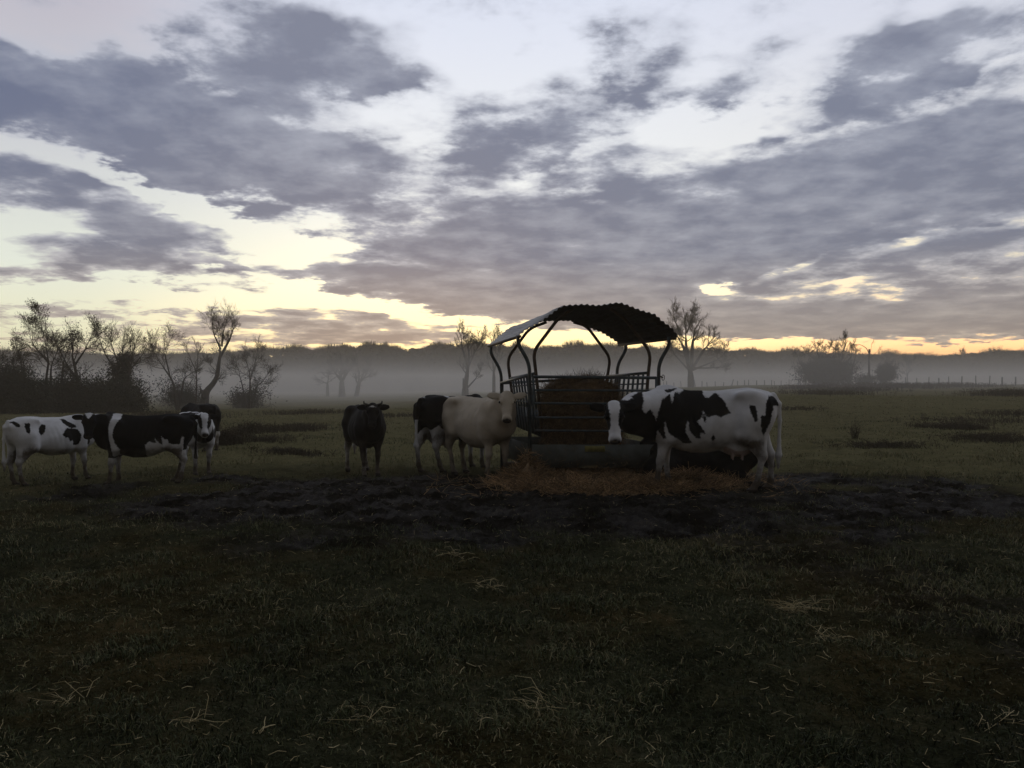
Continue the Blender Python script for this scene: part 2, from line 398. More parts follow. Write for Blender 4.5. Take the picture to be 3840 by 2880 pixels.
# ------------------------------------------------------------------ cattle: one continuous skin each, grown from a distance field
class Field:
    def __init__(self, lo, hi, h):
        self.lo = np.array(lo, float); self.h = h
        self.n = np.ceil((np.array(hi) - self.lo) / h).astype(int) + 1
        self.D = np.full(self.n, 1.0, np.float32)
        self.ax = [self.lo[i] + h * np.arange(self.n[i]) for i in range(3)]
    def sub(self, lo, hi, pad):
        i0 = np.maximum(np.floor((np.array(lo) - pad - self.lo) / self.h).astype(int), 0)
        i1 = np.minimum(np.ceil((np.array(hi) + pad - self.lo) / self.h).astype(int) + 1, self.n)
        i1 = np.maximum(i1, i0)
        sl = tuple(slice(a, b) for a, b in zip(i0, i1))
        P = np.stack(np.meshgrid(*[self.ax[k][sl[k]] for k in range(3)], indexing='ij'), -1)
        return sl, P
    def join(self, sl, d, k):
        a = self.D[sl]
        hh = np.maximum(k - np.abs(a - d), 0) / k
        self.D[sl] = np.minimum(a, d) - hh * hh * k * 0.25
    def carve(self, sl, d, k):
        a = -self.D[sl]
        hh = np.maximum(k - np.abs(a - d), 0) / k
        self.D[sl] = -(np.minimum(a, d) - hh * hh * k * 0.25)
    def cone(self, a, b, r1, r2, k=0.05, flat=None):
        """Tapered limb; flat = (axis, factor) squeezes it across that axis."""
        a = np.array(a, float); b = np.array(b, float); m = max(r1, r2)
        sl, P = self.sub(np.minimum(a, b) - m, np.maximum(a, b) + m, k + 2 * self.h)
        if 0 in P.shape: return
        ba = b - a; pa = P - a
        t = np.clip(pa @ ba / (ba @ ba), 0, 1)
        q = pa - t[..., None] * ba
        if flat is not None:
            ax, f = flat; ax = np.array(ax, float); ax /= np.linalg.norm(ax)
            c = q @ ax
            q = q + (c * (1 / f - 1))[..., None] * ax
        self.join(sl, np.linalg.norm(q, axis=-1) - (r1 + (r2 - r1) * t), k)
    def chain(self, pts, rs, k=0.04):
        for i in range(len(pts) - 1): self.cone(pts[i], pts[i + 1], rs[i], rs[i + 1], k)
    def ell(self, c, r, k=0.06, M=None, carve=False):
        c = np.array(c, float); r = np.array(r, float); m = r.max() if M is not None else r
        sl, P = self.sub(c - m, c + m, k + 2 * self.h)
        if 0 in P.shape: return
        q = P - c
        if M is not None: q = q @ M           # columns of M are the ellipsoid's axes
        k0 = np.linalg.norm(q / r, axis=-1); k1 = np.linalg.norm(q / (r * r), axis=-1)
        d = k0 * (k0 - 1) / np.maximum(k1, 1e-6)
        (self.carve if carve else self.join)(sl, d, k)
    def loft(self, st, k=0.05):
        """Trunk lofted through stations (x, top, bottom, half width, fullness of the upper half)."""
        st = np.array(st, float)
        sl, P = self.sub((st[0, 0], -0.5, st[:, 2].min()), (st[-1, 0], 0.5, st[:, 1].max()), k + 2 * self.h)
        x = np.clip(P[..., 0], st[0, 0], st[-1, 0])
        f = [np.interp(self.ax[0][sl[0]], st[:, 0], st[:, i])[:, None, None] for i in (1, 2, 3, 4)]
        top, bot, w, full = f
        zc = bot + (top - bot) * 0.46
        up = P[..., 2] > zc
        hz = np.where(up, top - zc, zc - bot)
        tz_ = np.clip(np.abs(P[..., 2] - zc) / hz, 0, 1)
        ww = w * np.where(up, 1 - (1 - full) * tz_ ** 1.5, 1.0)
        e = 2.25
        k0 = ((np.abs(P[..., 1]) / ww) ** e + (np.abs(P[..., 2] - zc) / hz) ** e) ** (1 / e)
        d = (k0 - 1) * np.minimum(ww, hz) * 0.9
        dx_ = np.abs(P[..., 0] - x)
        d = np.where(dx_ > 0, np.sqrt(np.maximum(d, 0) ** 2 + dx_ ** 2), d)
        self.join(sl, d, k)
    def nets(self):
        """Naive surface nets."""
        D = self.D; n = np.array(D.shape)
        C = np.stack([D[a:n[0] - 1 + a, b:n[1] - 1 + b, c:n[2] - 1 + c] for a in (0, 1) for b in (0, 1) for c in (0, 1)], -1)
        neg = C < 0
        act = neg.any(-1) & ~neg.all(-1)
        idx = np.full(act.shape, -1, np.int64); cells = np.argwhere(act); idx[act] = np.arange(len(cells))
        c = C[act]; corner = np.array([(a, b, d) for a in (0, 1) for b in (0, 1) for d in (0, 1)], float)
        acc = np.zeros((len(cells), 3)); cnt = np.zeros(len(cells))
        for i in range(8):
            for b in (4, 2, 1):
                if i & b: continue
                j = i | b
                s = (c[:, i] < 0) != (c[:, j] < 0)
                t = np.where(s, c[:, i] / np.where(s, c[:, i] - c[:, j], 1), 0)
                acc += np.where(s[:, None], corner[i] + t[:, None] * (corner[j] - corner[i]), 0); cnt += s
        V = self.lo + self.h * (cells + acc / cnt[:, None])
        quads = []
        for ax in range(3):
            o = [0, 0, 0]; o[ax] = 1
            a = D[tuple(slice(0, n[k] - o[k]) for k in range(3))] < 0
            b = D[tuple(slice(o[k], n[k]) for k in range(3))] < 0
            e = np.argwhere(a != b); flip = a[tuple(e.T)]
            u, v = [k for k in range(3) if k != ax]
            ok = (e[:, u] > 0) & (e[:, v] > 0) & (e[:, u] < n[u] - 1) & (e[:, v] < n[v] - 1)
            e = e[ok]; flip = flip[ok]
            def at_(du, dv):
                q = e.copy(); q[:, u] += du; q[:, v] += dv
                return idx[tuple(q.T)]
            Q = np.stack([at_(-1, -1), at_(0, -1), at_(0, 0), at_(-1, 0)], -1)
            if ax == 1: flip = ~flip
            Q[~flip] = Q[~flip][:, ::-1]
            quads.append(Q)
        return V, np.concatenate(quads)

def poly_sd(P, poly):
    """Signed distance (positive inside) of 2-D points to a polygon."""
    poly = np.array(poly, float); x, y = P[:, 0], P[:, 1]
    d = np.full(len(P), 1e9); ins = np.zeros(len(P), bool)
    for i in range(len(poly)):
        a = poly[i]; b = poly[(i + 1) % len(poly)]
        e = b - a; w = P - a
        t = np.clip((w @ e) / max(e @ e, 1e-12), 0, 1)
        d = np.minimum(d, np.linalg.norm(w - t[:, None] * e, axis=1))
        cr = (a[1] > y) != (b[1] > y)
        with np.errstate(divide='ignore', invalid='ignore'):
            xi = a[0] + (y - a[1]) * e[0] / (e[1] if abs(e[1]) > 1e-12 else 1e-12)
        ins ^= cr & (x < xi)
    return np.where(ins, d, -d)

def coat_material(name, light, dark, mud=(.085, .070, .053)):
    m, nt, b = new_mat(name)
    tc = tex_obj(nt)
    def attr(n):
        a = nt.nodes.new('ShaderNodeAttribute'); a.attribute_name = n; return S(nt, a.outputs['Fac'])
    n1 = noise_tex(nt, tc, 26.0, 5.0, 0.7)
    n2 = noise_tex(nt, tc, 5.0, 4.0, 0.6)
    patch = (attr('patch') + (n1 - 0.5) * 0.075).step(-0.010, 0.010)
    lt = mix_rgb(nt, n2.step(0.35, 0.75), light, tuple(c * 0.84 for c in light))
    dk = mix_rgb(nt, n2.step(0.4, 0.7), dark, tuple(c * 1.5 for c in dark))
    c = mix_rgb(nt, patch, lt, dk)
    c = mix_rgb(nt, (attr('mud') * n2.madd(1.7, 0.1)).step(0.15, 0.75), c, mud)
    c = mix_rgb(nt, attr('horny'), c, (.022, .018, .016))
    c = mix_rgb(nt, attr('pink'), c, (.34, .20, .16))
    nt.links.new(c.s, b.inputs['Base Color'])
    b.inputs['Roughness'].default_value = 0.75; b.inputs['Specular IOR Level'].default_value = 0.08
    st = nt.nodes.new('ShaderNodeMapping'); st.inputs['Scale'].default_value = (60, 160, 60)
    nt.links.new(tc.s, st.inputs[0])
    bump(nt, b, noise_tex(nt, S(nt, st.outputs[0]), 1.0, 3.0), 0.25, 0.006)
    return m

BW = coat_material('piebald_coat', (.62, .62, .62), (.0032, .0032, .0034))
DARK = coat_material('dark_coat', (.50, .48, .45), (.0075, .0065, .006))
CREAM = coat_material('cream_coat', (.47, .41, .32), (.40, .30, .22))
m_eye = noisy_mat('eye_dark', (.006, .005, .005), (.01, .008, .007), rough=0.12, spec=0.6)
m_horn = noisy_mat('horn_grey', (.10, .09, .07), (.03, .027, .024), scale=9, rough=0.5)
m_tag = noisy_mat('ear_tag_yellow', (.55, .40, .05), (.5, .36, .05), rough=0.5)

STATIONS = [
    (-0.95, 1.22, 1.08, .06, .9), (-0.92, 1.31, .99, .125, .9), (-0.85, 1.385, .90, .205, .85), (-0.72, 1.425, .83, .262, .78), (-0.54, 1.44, .80, .285, .75),
    (-0.40, 1.425, .755, .27, .66), (-0.22, 1.405, .69, .300, .55), (0.0, 1.40, .645, .330, .52), (0.22, 1.40, .64, .325, .52),
    (0.40, 1.425, .665, .282, .46), (0.55, 1.44, .70, .25, .42), (0.68, 1.405, .71, .245, .45), (0.80, 1.31, .74, .215, .6), (0.90, 1.18, .80, .15, .8), (0.95, 1.08, .88, .07, .9)]

def build_cow(label, loc, rz, s=1.0, mat=BW, head=None, head_dir=None, head_up=None, hind=((-.62, .17), (-.62, -.17)), front=((.60, .15), (.60, -.15)),
              patch=None, head_patch=None, girth=1.0, udder=False, horns=False, tail=True, deep=.06, head_s=1.0, h=0.019, lying=False, neck_r=1.0, tag_ear=False, ear_droop=0.15, group='dairy cattle in the pasture', sink=0.012, muddy=.30):
    """head = poll position, head_dir = towards the muzzle, both given in the cow's own frame (forward x, left y, metres of a 1.45 m cow)."""
    head = np.array(head, float)
    hd = np.array(head_dir, float); hd /= np.linalg.norm(hd)
    hu = np.array(head_up if head_up is not None else (0.3, 0, 1), float); hu -= hd * (hu @ hd); hu /= np.linalg.norm(hu)
    hb = np.cross(hu, hd)                                  # towards the cow's left
    HM = np.stack([hd, hb, hu], 1)
    def hp(a, b, n): return head + HM @ (head_s * np.array((a, b, n), float))
    drop = -0.60 if lying else 0.0
    xs = [-1.15, head[0] - .3, head[0] + .6, 1.05]; ys = [-.5, .5, head[1] - .45, head[1] + .45]
    F = Field((min(xs), min(ys), -0.03), (max(xs), max(ys), 1.75), h)
    st = [(x, t + drop, (b + drop) if not lying else max(b + drop, 0.0), w * girth * (1.14 if lying else 1), f) for x, t, b, w, f in STATIONS]
    if not lying:
        st = [(x, t, b - deep * max(0.0, 1 - ((x - .05) / .75) ** 2), w, f) for x, t, b, w, f in st]
    F.loft(st)
    for sg in (1, -1):
        F.ell((-.52, sg * .200 * girth, 1.355 + drop), (.13, .055, .055), .13)          # hip bone
        F.ell((-.90, sg * .105, 1.24 + drop), (.06, .05, .06), .06)                    # pin bone
        F.ell((.52, sg * .20 * girth, 1.06 + drop), (.17, .085, .30), .10)             # shoulder
        F.ell((-.34, sg * .385 * girth, 1.17 + drop), (.14, .09, .15), .14, carve=True)  # hollow of the flank
        F.ell((.30, sg * .37 * girth, 1.20 + drop), (.07, .06, .16), .08, carve=True)    # behind the shoulder
    if not lying:
        for (fx, fy), sg in zip(hind, (1, -1)):
            dx_ = fx + .62
            F.ell((-.66, sg * .16, 1.08), (.24, .125, .28), .10)
            F.cone((-.60, sg * .17, 1.02), (-.50 + .25 * dx_, sg * .185, .80), .17, .125, .08)
            F.cone((-.54 + .25 * dx_, sg * .18, .82), (-.745 + .62 * dx_, (fy + sg * .175) / 2, .50), .120, .056, .06)
            F.cone((-.70, sg * .15, .98), (-.755 + .62 * dx_, (fy + sg * .175) / 2, .53), .12, .045, .07)
            F.chain([(-.75 + .62 * dx_, (fy + sg * .17) / 2, .52), (-.72 + .8 * dx_, fy * .95, .34), (-.685 + .95 * dx_, fy, .15), (-.645 + dx_, fy, .07)], [.058, .036, .043, .042], .03)
            F.cone((-.62 + dx_, fy, .035), (-.59 + dx_, fy, .012), .056, .058, .03)
        for (fx, fy), sg in zip(front, (1, -1)):
            dx_ = fx - .60
            F.cone((.56, sg * .18 * girth, 1.0), (.54 + .1 * dx_, sg * .17, .74), .15, .115, .08)
            F.cone((.55 + .1 * dx_, sg * .165, .78), (.60 + .45 * dx_, (fy + sg * .16) / 2, .43), .10, .052, .06)
            F.chain([(.60 + .45 * dx_, (fy + sg * .16) / 2, .44), (.595 + .7 * dx_, fy, .28), (.595 + .95 * dx_, fy, .13), (.62 + dx_, fy, .06)], [.055, .035, .042, .041], .03)
            F.cone((.64 + dx_, fy, .032), (.67 + dx_, fy, .012), .052, .056, .03)
        if udder:
            F.ell((-.42, 0, .66), (.23, .16, .17), .08)
            for a in (-.06, .07):
                for sg in (1, -1): F.cone((-.42 + a, sg * .07, .52), (-.42 + a, sg * .075, .455), .022, .014, .02)
        else:
            F.ell((-.46, 0, .76), (.2, .13, .07), .08)
    else:
        for sg in (1, -1):
            F.ell((-.60, sg * .33, .24), (.33, .15, .24), .10)
            F.cone((-.35, sg * .40, .13), (-.75, sg * .48, .07), .10, .05, .06)
            F.cone((-.75, sg * .48, .07), (-.42, sg * .54, .06), .05, .045, .03)
            F.cone((.50, sg * .24, .22), (.80, sg * .20, .09), .13, .07, .08)
            F.cone((.80, sg * .20, .09), (.45, sg * .27, .05), .06, .045, .03)
    # neck, dewlap, head
    nb1 = np.array((.60, 0, 1.16 + drop)); nb2 = np.array((.74, 0, .98 + drop))
    end1 = hp(.07, 0, -.05)
    mid1 = (nb1 + end1) / 2 + np.array((0.04, (head[1]) * -.05, .02)) ; mid2 = (nb2 + hp(.14, 0, -.10)) / 2 + np.array((.03, 0, -.01))
    F.chain([nb1, mid1, end1], [.215 * neck_r, .155 * neck_r, .105], .10)
    F.chain([nb2, mid2, hp(.13, 0, -.10)], [.20 * neck_r, .125 * neck_r, .08], .10)
    F.cone((.80, 0, .86 + drop), mid2 + np.array((0, 0, -.10)), .085, .04, .08)
    F.ell(hp(.10, 0, -.03), (.165, .118, .115), .05, HM)
    F.ell(hp(.015, 0, -.02), (.065, .085, .07), .05, HM)
    F.cone(hp(.15, 0, -.035), hp(.41, 0, -.05), .108, .072, .05)
    F.ell(hp(.455, 0, -.055), (.072, .088, .075), .035, HM)
    F.cone(hp(.16, 0, -.12), hp(.40, 0, -.10), .072, .046, .05)
    for sg in (1, -1):
        F.ell(hp(.165, sg * .090, .022), (.055, .036, .036), .025, HM)
        e = np.array((-.20, sg * (1 - ear_droop), -ear_droop)); e /= np.linalg.norm(e)
        ea = HM @ e; eb = np.cross(HM @ np.array((0.25, 0, 1.0)), ea); eb /= np.linalg.norm(eb); ec = np.cross(ea, eb)
        c = hp(.035, sg * .105, -.03) + ea * .105
        F.ell(c, (.125, .068, max(.021, h * 1.22)), .02, np.stack([ea, eb, ec], 1))
        F.ell(hp(.485, sg * .040, .0), (.018, .018, .02), .02, HM, carve=True)
    if tail:
        z0 = 1.33 + drop
        if lying: pts = [(-.93, 0, z0), (-1.01, .03, .45), (-1.02, .1, .12), (-.95, .25, .05)]
        else: pts = [(-.90, 0, z0 + .02), (-.975, 0, z0 - .10), (-.985, .01, 1.0), (-.98, .015, .72), (-.97, .02, .52), (-.965, .02, .34)]
        F.chain(pts, [.045, .036, .026, .023, .042, .018][:len(pts)], .03)
    V, Q = F.nets()
    if not lying:
        side_ = np.clip(1 - np.abs(V[:, 0] - .08) / .42, 0, 1) * np.clip(1 - np.abs(V[:, 2] - 1.05) / .30, 0, 1) * (np.abs(V[:, 1]) > .12)
        V[:, 1] += np.sign(V[:, 1]) * .007 * side_ * np.sin((V[:, 0] + .22 * (V[:, 2] - 1.0)) * 2 * math.pi / .105)
        ridge = np.clip(1 - np.abs(V[:, 1]) / .05, 0, 1) * (V[:, 2] > 1.36) * (V[:, 0] < .7) * (V[:, 0] > -.85)
        V[:, 2] += .016 * ridge
        V[:, 1] += .006 * np.sin(V[:, 0] * 7 + V[:, 2] * 5 + loc[0])
    # coat attributes
    pv = np.full(len(V), -1.0)
    if patch is not None: pv = patch(V)
    L = (V - head) @ HM                                    # along the face, to the left, out of the forehead
    near_head = (L[:, 0] > -.10) & (L[:, 0] < .58) & (np.abs(L[:, 1]) < .33) & (np.abs(L[:, 2]) < .26)
    if lying or True:
        near_head &= V[:, 0] > .62
    if head_patch is not None: pv = np.where(near_head, head_patch(L), pv)
    horny = np.zeros(len(V)); pink = np.zeros(len(V))
    if not lying: horny = np.maximum(horny, (V[:, 2] < .055).astype(float))
    L = L / head_s
    nose = np.clip((L[:, 0] - .468) / .02, 0, 1) * np.clip((.074 - np.abs(L[:, 1])) / .014, 0, 1) * np.clip((L[:, 2] + .105) / .02, 0, 1) * near_head
    horny = np.maximum(nose, horny)
    mud = np.clip(1.0 - V[:, 2] / .80, 0, 1) * muddy * 3.2 + np.clip(1 - np.abs(V[:, 2] - .70) / .14, 0, 1) * muddy * .9 * (np.abs(V[:, 0]) < .75)
    mud = mud + muddy * 1.1 * np.clip(1 - ((V[:, 0] + .62) / .30) ** 2 - ((V[:, 2] - .72) / .30) ** 2, 0, 1)
    if udder and not lying:
        pink = np.where((np.abs(V[:, 0] + .42) < .2) & (V[:, 2] < .66) & (np.abs(V[:, 1]) < .14), .6, pink)
    V = V + (np.sin(V @ np.array((19., 7., 11.)) + loc[0])[:, None] * np.array((0, .0035, .002)) + np.sin(V @ np.array((-8., 23., 17.)) + loc[1])[:, None] * np.array((.002, .003, .003))) * np.clip(V[:, 2:3] / .5, 0, 1)
    root = empty('cow', loc, rz, s)
    tag(root, label, 'cow', group)
    mesh_np('body', V, Q, mat, root, True, {'patch': pv, 'mud': mud, 'horny': horny, 'pink': pink})
    for sg in (1, -1):
        bm = bmesh.new(); bmesh.ops.create_uvsphere(bm, u_segments=12, v_segments=8, radius=.021)
        me = bpy.data.meshes.new('eye'); bm.to_mesh(me); bm.free()
        me.materials.append(m_eye)
        for p in me.polygons: p.use_smooth = True
        o = bpy.data.objects.new('eye', me); link(o, root); o.location = hp(.178, sg * .113, .018)
    if horns:
        for sg in (1, -1):
            mb = MB()
            mb.tube([hp(.0, sg * .09, .01), hp(-.01, sg * .145, .03), hp(-.02, sg * .172, .045), hp(-.048, sg * .180, .06), hp(-.07, sg * .172, .062)], [.028, .025, .02, .014, .005], 10)
            mb.build('horn', m_horn, root)
    if tag_ear:
        for sg in (1, -1):
            mb = MB(); Mx = Matrix([list(r) for r in HM])
            mb.box(hp(.055, sg * .21, -.02), (.05, .045, .006), Mx); mb.build('ear_tag', m_tag, root, False)
    return root

def to_local(root_loc, rz, s, p):
    v = Vector(p) - Vector(root_loc)
    v.rotate(Euler((0, 0, -rz)))
    return np.array(v / s)

def dir_local(rz, d):
    v = Vector(d); v.rotate(Euler((0, 0, -rz))); return np.array(v)

def ellipse_sd(P, c, r, rot=0.0):
    a = math.radians(rot); x = P[:, 0] - c[0]; y = P[:, 1] - c[1]
    u = (x * math.cos(a) + y * math.sin(a)) / r[0]; v = (-x * math.sin(a) + y * math.cos(a)) / r[1]
    return (1 - np.sqrt(u * u + v * v)) * min(r)
mx = np.maximum

def blaze_face(w_top=.075, w_mid=.05, top=-.12, muzzle=.40):
    """Black cheeks either side of a white blaze; white round the muzzle."""
    def f(L):
        w = np.interp(L[:, 0], [-.1, .06, .2, .33, .42, .5], [w_top * .8, w_top, w_mid * 1.05, w_mid, w_mid * 1.6, .2])
        front = L[:, 2] > -.055
        d = np.where(front, np.abs(L[:, 1]) - w, .05)
        d = np.minimum(d, muzzle - L[:, 0])
        return np.clip(d, -.1, .1)
    return f

CATTLE = []
def add_cow(label, x, y, rz, s, head_w, dir_w, **kw):
    """Stands a cow at a place in the field; its poll and the way it looks are given in the world's axes."""
    rz = math.radians(rz)
    z = tz(x, y) - .012
    loc = (x, y, z)
    hl = to_local(loc, rz, s, head_w)
    dl = dir_local(rz, dir_w)
    up = dir_local(rz, kw.pop('up_w', (-dir_w[0] * dir_w[2], -dir_w[1] * dir_w[2], .6)))
    return build_cow(label, loc, rz, s, head=hl, head_dir=dl, head_up=up, **kw)

# 1 ---- big black-and-white cow standing side-on before the feeder
def c4(pts):
    return [(.92 - (a - 620) * (1.84 / 1465), (1270 - b) / 1165 * 1.45) for a, b in pts]
RC_BIG = c4([(330, 150), (420, 232), (530, 195), (640, 125), (660, 250), (650, 330), (680, 390), (735, 335), (770, 400), (795, 460), (822, 380), (850, 240), (940, 165), (968, 285), (1000, 150), (1060, 165), (1110, 115), (1300, 100), (1315, 195), (1370, 215), (1440, 150),
             (1530, 240), (1570, 330), (1610, 390), (1540, 400), (1490, 430), (1430, 400), (1350, 430), (1300, 350), (1285, 430), (1240, 470), (1300, 560), (1330, 610), (1270, 600), (1275, 670), (1220, 655), (1195, 620), (1160, 590), (1135, 465), (1110, 590), (1190, 720), (1090, 720), (1000, 660),
             (930, 600), (890, 480), (880, 560), (905, 665), (870, 672), (812, 580), (790, 660), (800, 830), (740, 870), (690, 800), (640, 800), (700, 720), (620, 700), (440, 760), (250, 700)])
RC_2 = c4([(1790, 290), (1850, 300), (1872, 380), (1870, 460), (1840, 475), (1800, 370)])
RC_3 = c4([(1970, 260), (2010, 190), (2070, 190), (2120, 300), (2050, 300), (2010, 480), (1940, 640), (1910, 560), (1905, 410), (1955, 400)])
RC_4 = c4([(890, 125), (1000, 110), (1020, 118), (960, 150), (900, 155)])
RC_5 = c4([(1295, 390), (1330, 390), (1335, 480), (1310, 480)])
def patch_right(V):
    P = V[:, (0, 2)]
    d = mx(mx(poly_sd(P, RC_BIG), poly_sd(P, RC_2)), mx(poly_sd(P, RC_3), poly_sd(P, RC_5)))
    d = mx(d, poly_sd(P, RC_4))
    d = mx(d, ellipse_sd(P, c4([(1410, 660)])[0], (.024, .045)))
    d = mx(d, ellipse_sd(P, c4([(760, 930)])[0], (.03, .06)))
    # white splash on the crest of the neck
    d = np.minimum(d, -ellipse_sd(P, c4([(475, 205)])[0], (.075, .04)))
    # tail is white, legs white
    d = np.where(V[:, 0] < -.955, np.minimum(d, V[:, 2] - 1.18), d)
    return np.where((V[:, 2] < .62) & (V[:, 0] < .4), -.1, d)
add_cow('large black and white cow standing side-on at the right of the hay feeder, head turned', 2.90, 11.53, 169.5, 1.055,
        np.array((1.455, 11.05, 1.285)), (-.03, -.50, -.86), patch=patch_right, head_patch=blaze_face(.082, .052, muzzle=.36), udder=True,
        hind=((-.60, .17), (-.84, -.17)), front=((.70, .13), (.53, -.15)), h=.0165, ear_droop=.08, deep=.11, head_s=1.08, neck_r=1.3)

# 2 ---- cream cow looking at the camera
def patch_cream(V):
    P = V[:, (0, 2)]
    return mx(ellipse_sd(P, (.52, 1.05), (.14, .20)) - .03, -.1 + 0 * V[:, 0])
add_cow('cream white cow standing at the left front corner of the hay feeder, facing us', -.60, 13.55, -53, .975,
        (-.085, 12.62, 1.425), (.0, -.60, -.80), mat=CREAM, patch=lambda V: -1 + 0 * V[:, 0], head_patch=lambda L: np.minimum(.02 - np.abs(L[:, 0] - .0) * .0 - .05, .0) + 0 * L[:, 0] - .05,
        hind=((-.66, .17), (-.52, -.17)), front=((.66, .15), (.54, -.16)), h=.0175, girth=1.03, deep=.13, head_s=1.05, neck_r=1.2, ear_droop=.02, muddy=.26, udder=False)

# 3 ---- black and white cow behind the cream one
def patch_rump(V):
    zb = .78 + .10 * np.sin(V[:, 0] * 9 + 1) + .05 * np.sin(V[:, 0] * 23)
    d = np.clip(V[:, 2] - zb, -.2, .1)
    d = np.minimum(d, -ellipse_sd(V[:, (0, 2)], (-.86, 1.44), (.08, .04)))
    d = np.minimum(d, -ellipse_sd(V[:, (0, 2)], (-.25, 1.42), (.07, .03)))
    d = np.where((V[:, 0] < -.95) & (V[:, 2] < 1.0), -.05, d)
    return d
add_cow('black cow with white legs mostly hidden behind the cream cow', -1.08, 14.62, 50, .99, (-.42, 15.80, .95), (.35, .35, -.85), patch=patch_rump,
        head_patch=blaze_face(), hind=((-.72, .17), (-.50, -.18)), h=.021, udder=True)

# 4 ---- dark horned cow standing alone
def patch_dark(V):
    d = np.clip(V[:, 2] - .62 + .05 * np.sin(V[:, 0] * 12), -.1, .1)
    return np.where(V[:, 0] > .2, np.where(V[:, 2] < .22, -.05, .1), d)
def face_star(L):
    return np.minimum(.1, -ellipse_sd(L[:, (1, 0)], (.0, .085), (.05, .018), 8)) + np.where(L[:, 2] < -.02, .2, 0)
add_cow('dark brown horned cow standing alone on the grass, facing us', -2.68, 14.0, -66, .85, (-2.345, 13.05, 1.225), (.06, -.62, -.78), mat=DARK, patch=patch_dark, head_patch=face_star,
        hind=((-.60, .20), (-.66, -.20)), front=((.50, .16), (.70, -.16)), horns=True, h=.02, girth=.98, deep=.1, neck_r=1.12)

# 5 ---- white heifer with few black spots, far left
def c5(pts): return [(-.92 + (a - 50) / 1250 * 1.75, (1500 - b) / 1210 * 1.45) for a, b in pts]
W_1 = c5([(480, 430), (530, 450), (530, 510), (490, 600), (455, 630), (415, 570), (430, 490)])
W_2 = c5([(195, 400), (270, 400), (265, 500), (240, 590), (210, 560), (190, 470)])
W_3 = c5([(800, 355), (870, 360), (920, 410), (970, 450), (1000, 500), (940, 530), (860, 490), (825, 440)])
W_4 = c5([(840, 525), (920, 530), (1000, 540), (1045, 640), (1040, 760), (1010, 830), (930, 830), (910, 740), (860, 765), (835, 690), (790, 690), (750, 630), (790, 570)])
W_5 = c5([(1160, 740), (1210, 730), (1245, 790), (1235, 850), (1160, 840)])
W_6 = c5([(60, 380), (100, 360), (150, 420), (130, 470), (90, 450)])
def patch_white(V):
    P = V[:, (0, 2)]; d = -1 + 0 * V[:, 0]
    for w in (W_1, W_2, W_3, W_4, W_5, W_6): d = mx(d, poly_sd(P, w))
    d = mx(d, ellipse_sd(P, (-.58, .42), (.04, .08)))
    return d
add_cow('white heifer with a few black spots, first animal from the left edge', -7.44, 12.5, 62, .745, (-7.05, 13.55, 1.06), (.75, .35, -.55), patch=patch_white,
        head_patch=lambda L: .05 + 0 * L[:, 0], hind=((-.66, .16), (-.66, -.16)), front=((.56, .15), (.68, -.15)), girth=.92, group='young heifers huddled at the left', muddy=.36)

# 6 ---- black heifer with a white shoulder band
def c7(pts): return [(-.92 + (1310 - a) * (1.54 / 1200), (1480 - b) / 1190 * 1.45) for a, b in pts]
K_band = c7([(115, 280), (250, 280), (240, 365), (185, 470), (160, 600), (190, 760), (260, 880), (230, 990), (150, 990), (150, 900), (110, 720), (95, 500), (120, 350)])
K_fl = c7([(640, 830), (640, 800), (690, 745), (760, 775), (800, 770), (775, 690), (830, 770), (890, 810), (870, 660), (920, 710), (970, 720), (1000, 780), (1060, 805), (1150, 800), (1190, 660), (1210, 680), (1190, 900), (1330, 900), (1330, 1500), (300, 1500), (300, 1120), (470, 1050), (640, 1050)])
def patch_black(V):
    P = V[:, (0, 2)]
    d = np.minimum(.1, -mx(poly_sd(P, K_band), poly_sd(P, K_fl)))
    d = np.where((V[:, 0] > .42) & (V[:, 2] < .62), np.minimum(d, V[:, 2] - .56), d)
    d = np.where(V[:, 2] < .5, -.05, d)
    d = np.where((V[:, 0] < -.95) & (V[:, 2] > .8), .05, d)
    d = mx(d, ellipse_sd(P, (-.62, .36), (.05, .05)))
    return d
def face_tri(L):
    w = .075 * (1 - (L[:, 0] - .0) / .16)
    tri = np.minimum(np.minimum(w - np.abs(L[:, 1]), L[:, 0] + .01), L[:, 2] + .03)
    return np.clip(-tri, -.1, .1)
add_cow('black heifer with a white band behind its shoulder, looking round at us', -5.86, 12.38, 192, .77, (-6.53, 11.95, 1.10), (.22, -.52, -.80), patch=patch_black, head_patch=face_tri,
        hind=((-.66, .16), (-.52, -.16)), front=((.66, .14), (.56, -.15)), girth=.97, deep=.1, group='young heifers huddled at the left', muddy=.34)

# 7 ---- heifer with a white face behind the black one
def patch_blaze(V):
    P = V[:, (0, 2)]
    d = np.full(len(V), -.1)
    d = mx(d, ellipse_sd(P, (.62, .98), (.14, .12), 20))
    d = mx(d, np.where(V[:, 0] > .70, ellipse_sd(P, (.90, 1.0), (.13, .25)), -1))
    d = mx(d, ellipse_sd(P, (-.2, 1.2), (.35, .3)))
    return d
add_cow('black and white heifer with a white blazed face behind the black heifer', -5.68, 13.88, -54, .75, (-5.17, 13.0, 1.06), (.24, -.50, -.80), patch=patch_blaze, head_patch=blaze_face(.085, .05, muzzle=.36),
        girth=.92, group='young heifers huddled at the left', muddy=.34)

# 8 ---- dark cow further back
add_cow('black cow grazing farther back, seen over the heifers', -7.40, 18.3, 140, .765, (-8.3, 19.15, .62), (-.5, .35, -.8), mat=DARK, patch=lambda V: np.where(V[:, 2] < .6, -.05, .1),
        head_patch=lambda L: .1 + 0 * L[:, 0], hind=((-.62, .17), (-.70, -.17)), h=.022, group='young heifers huddled at the left')

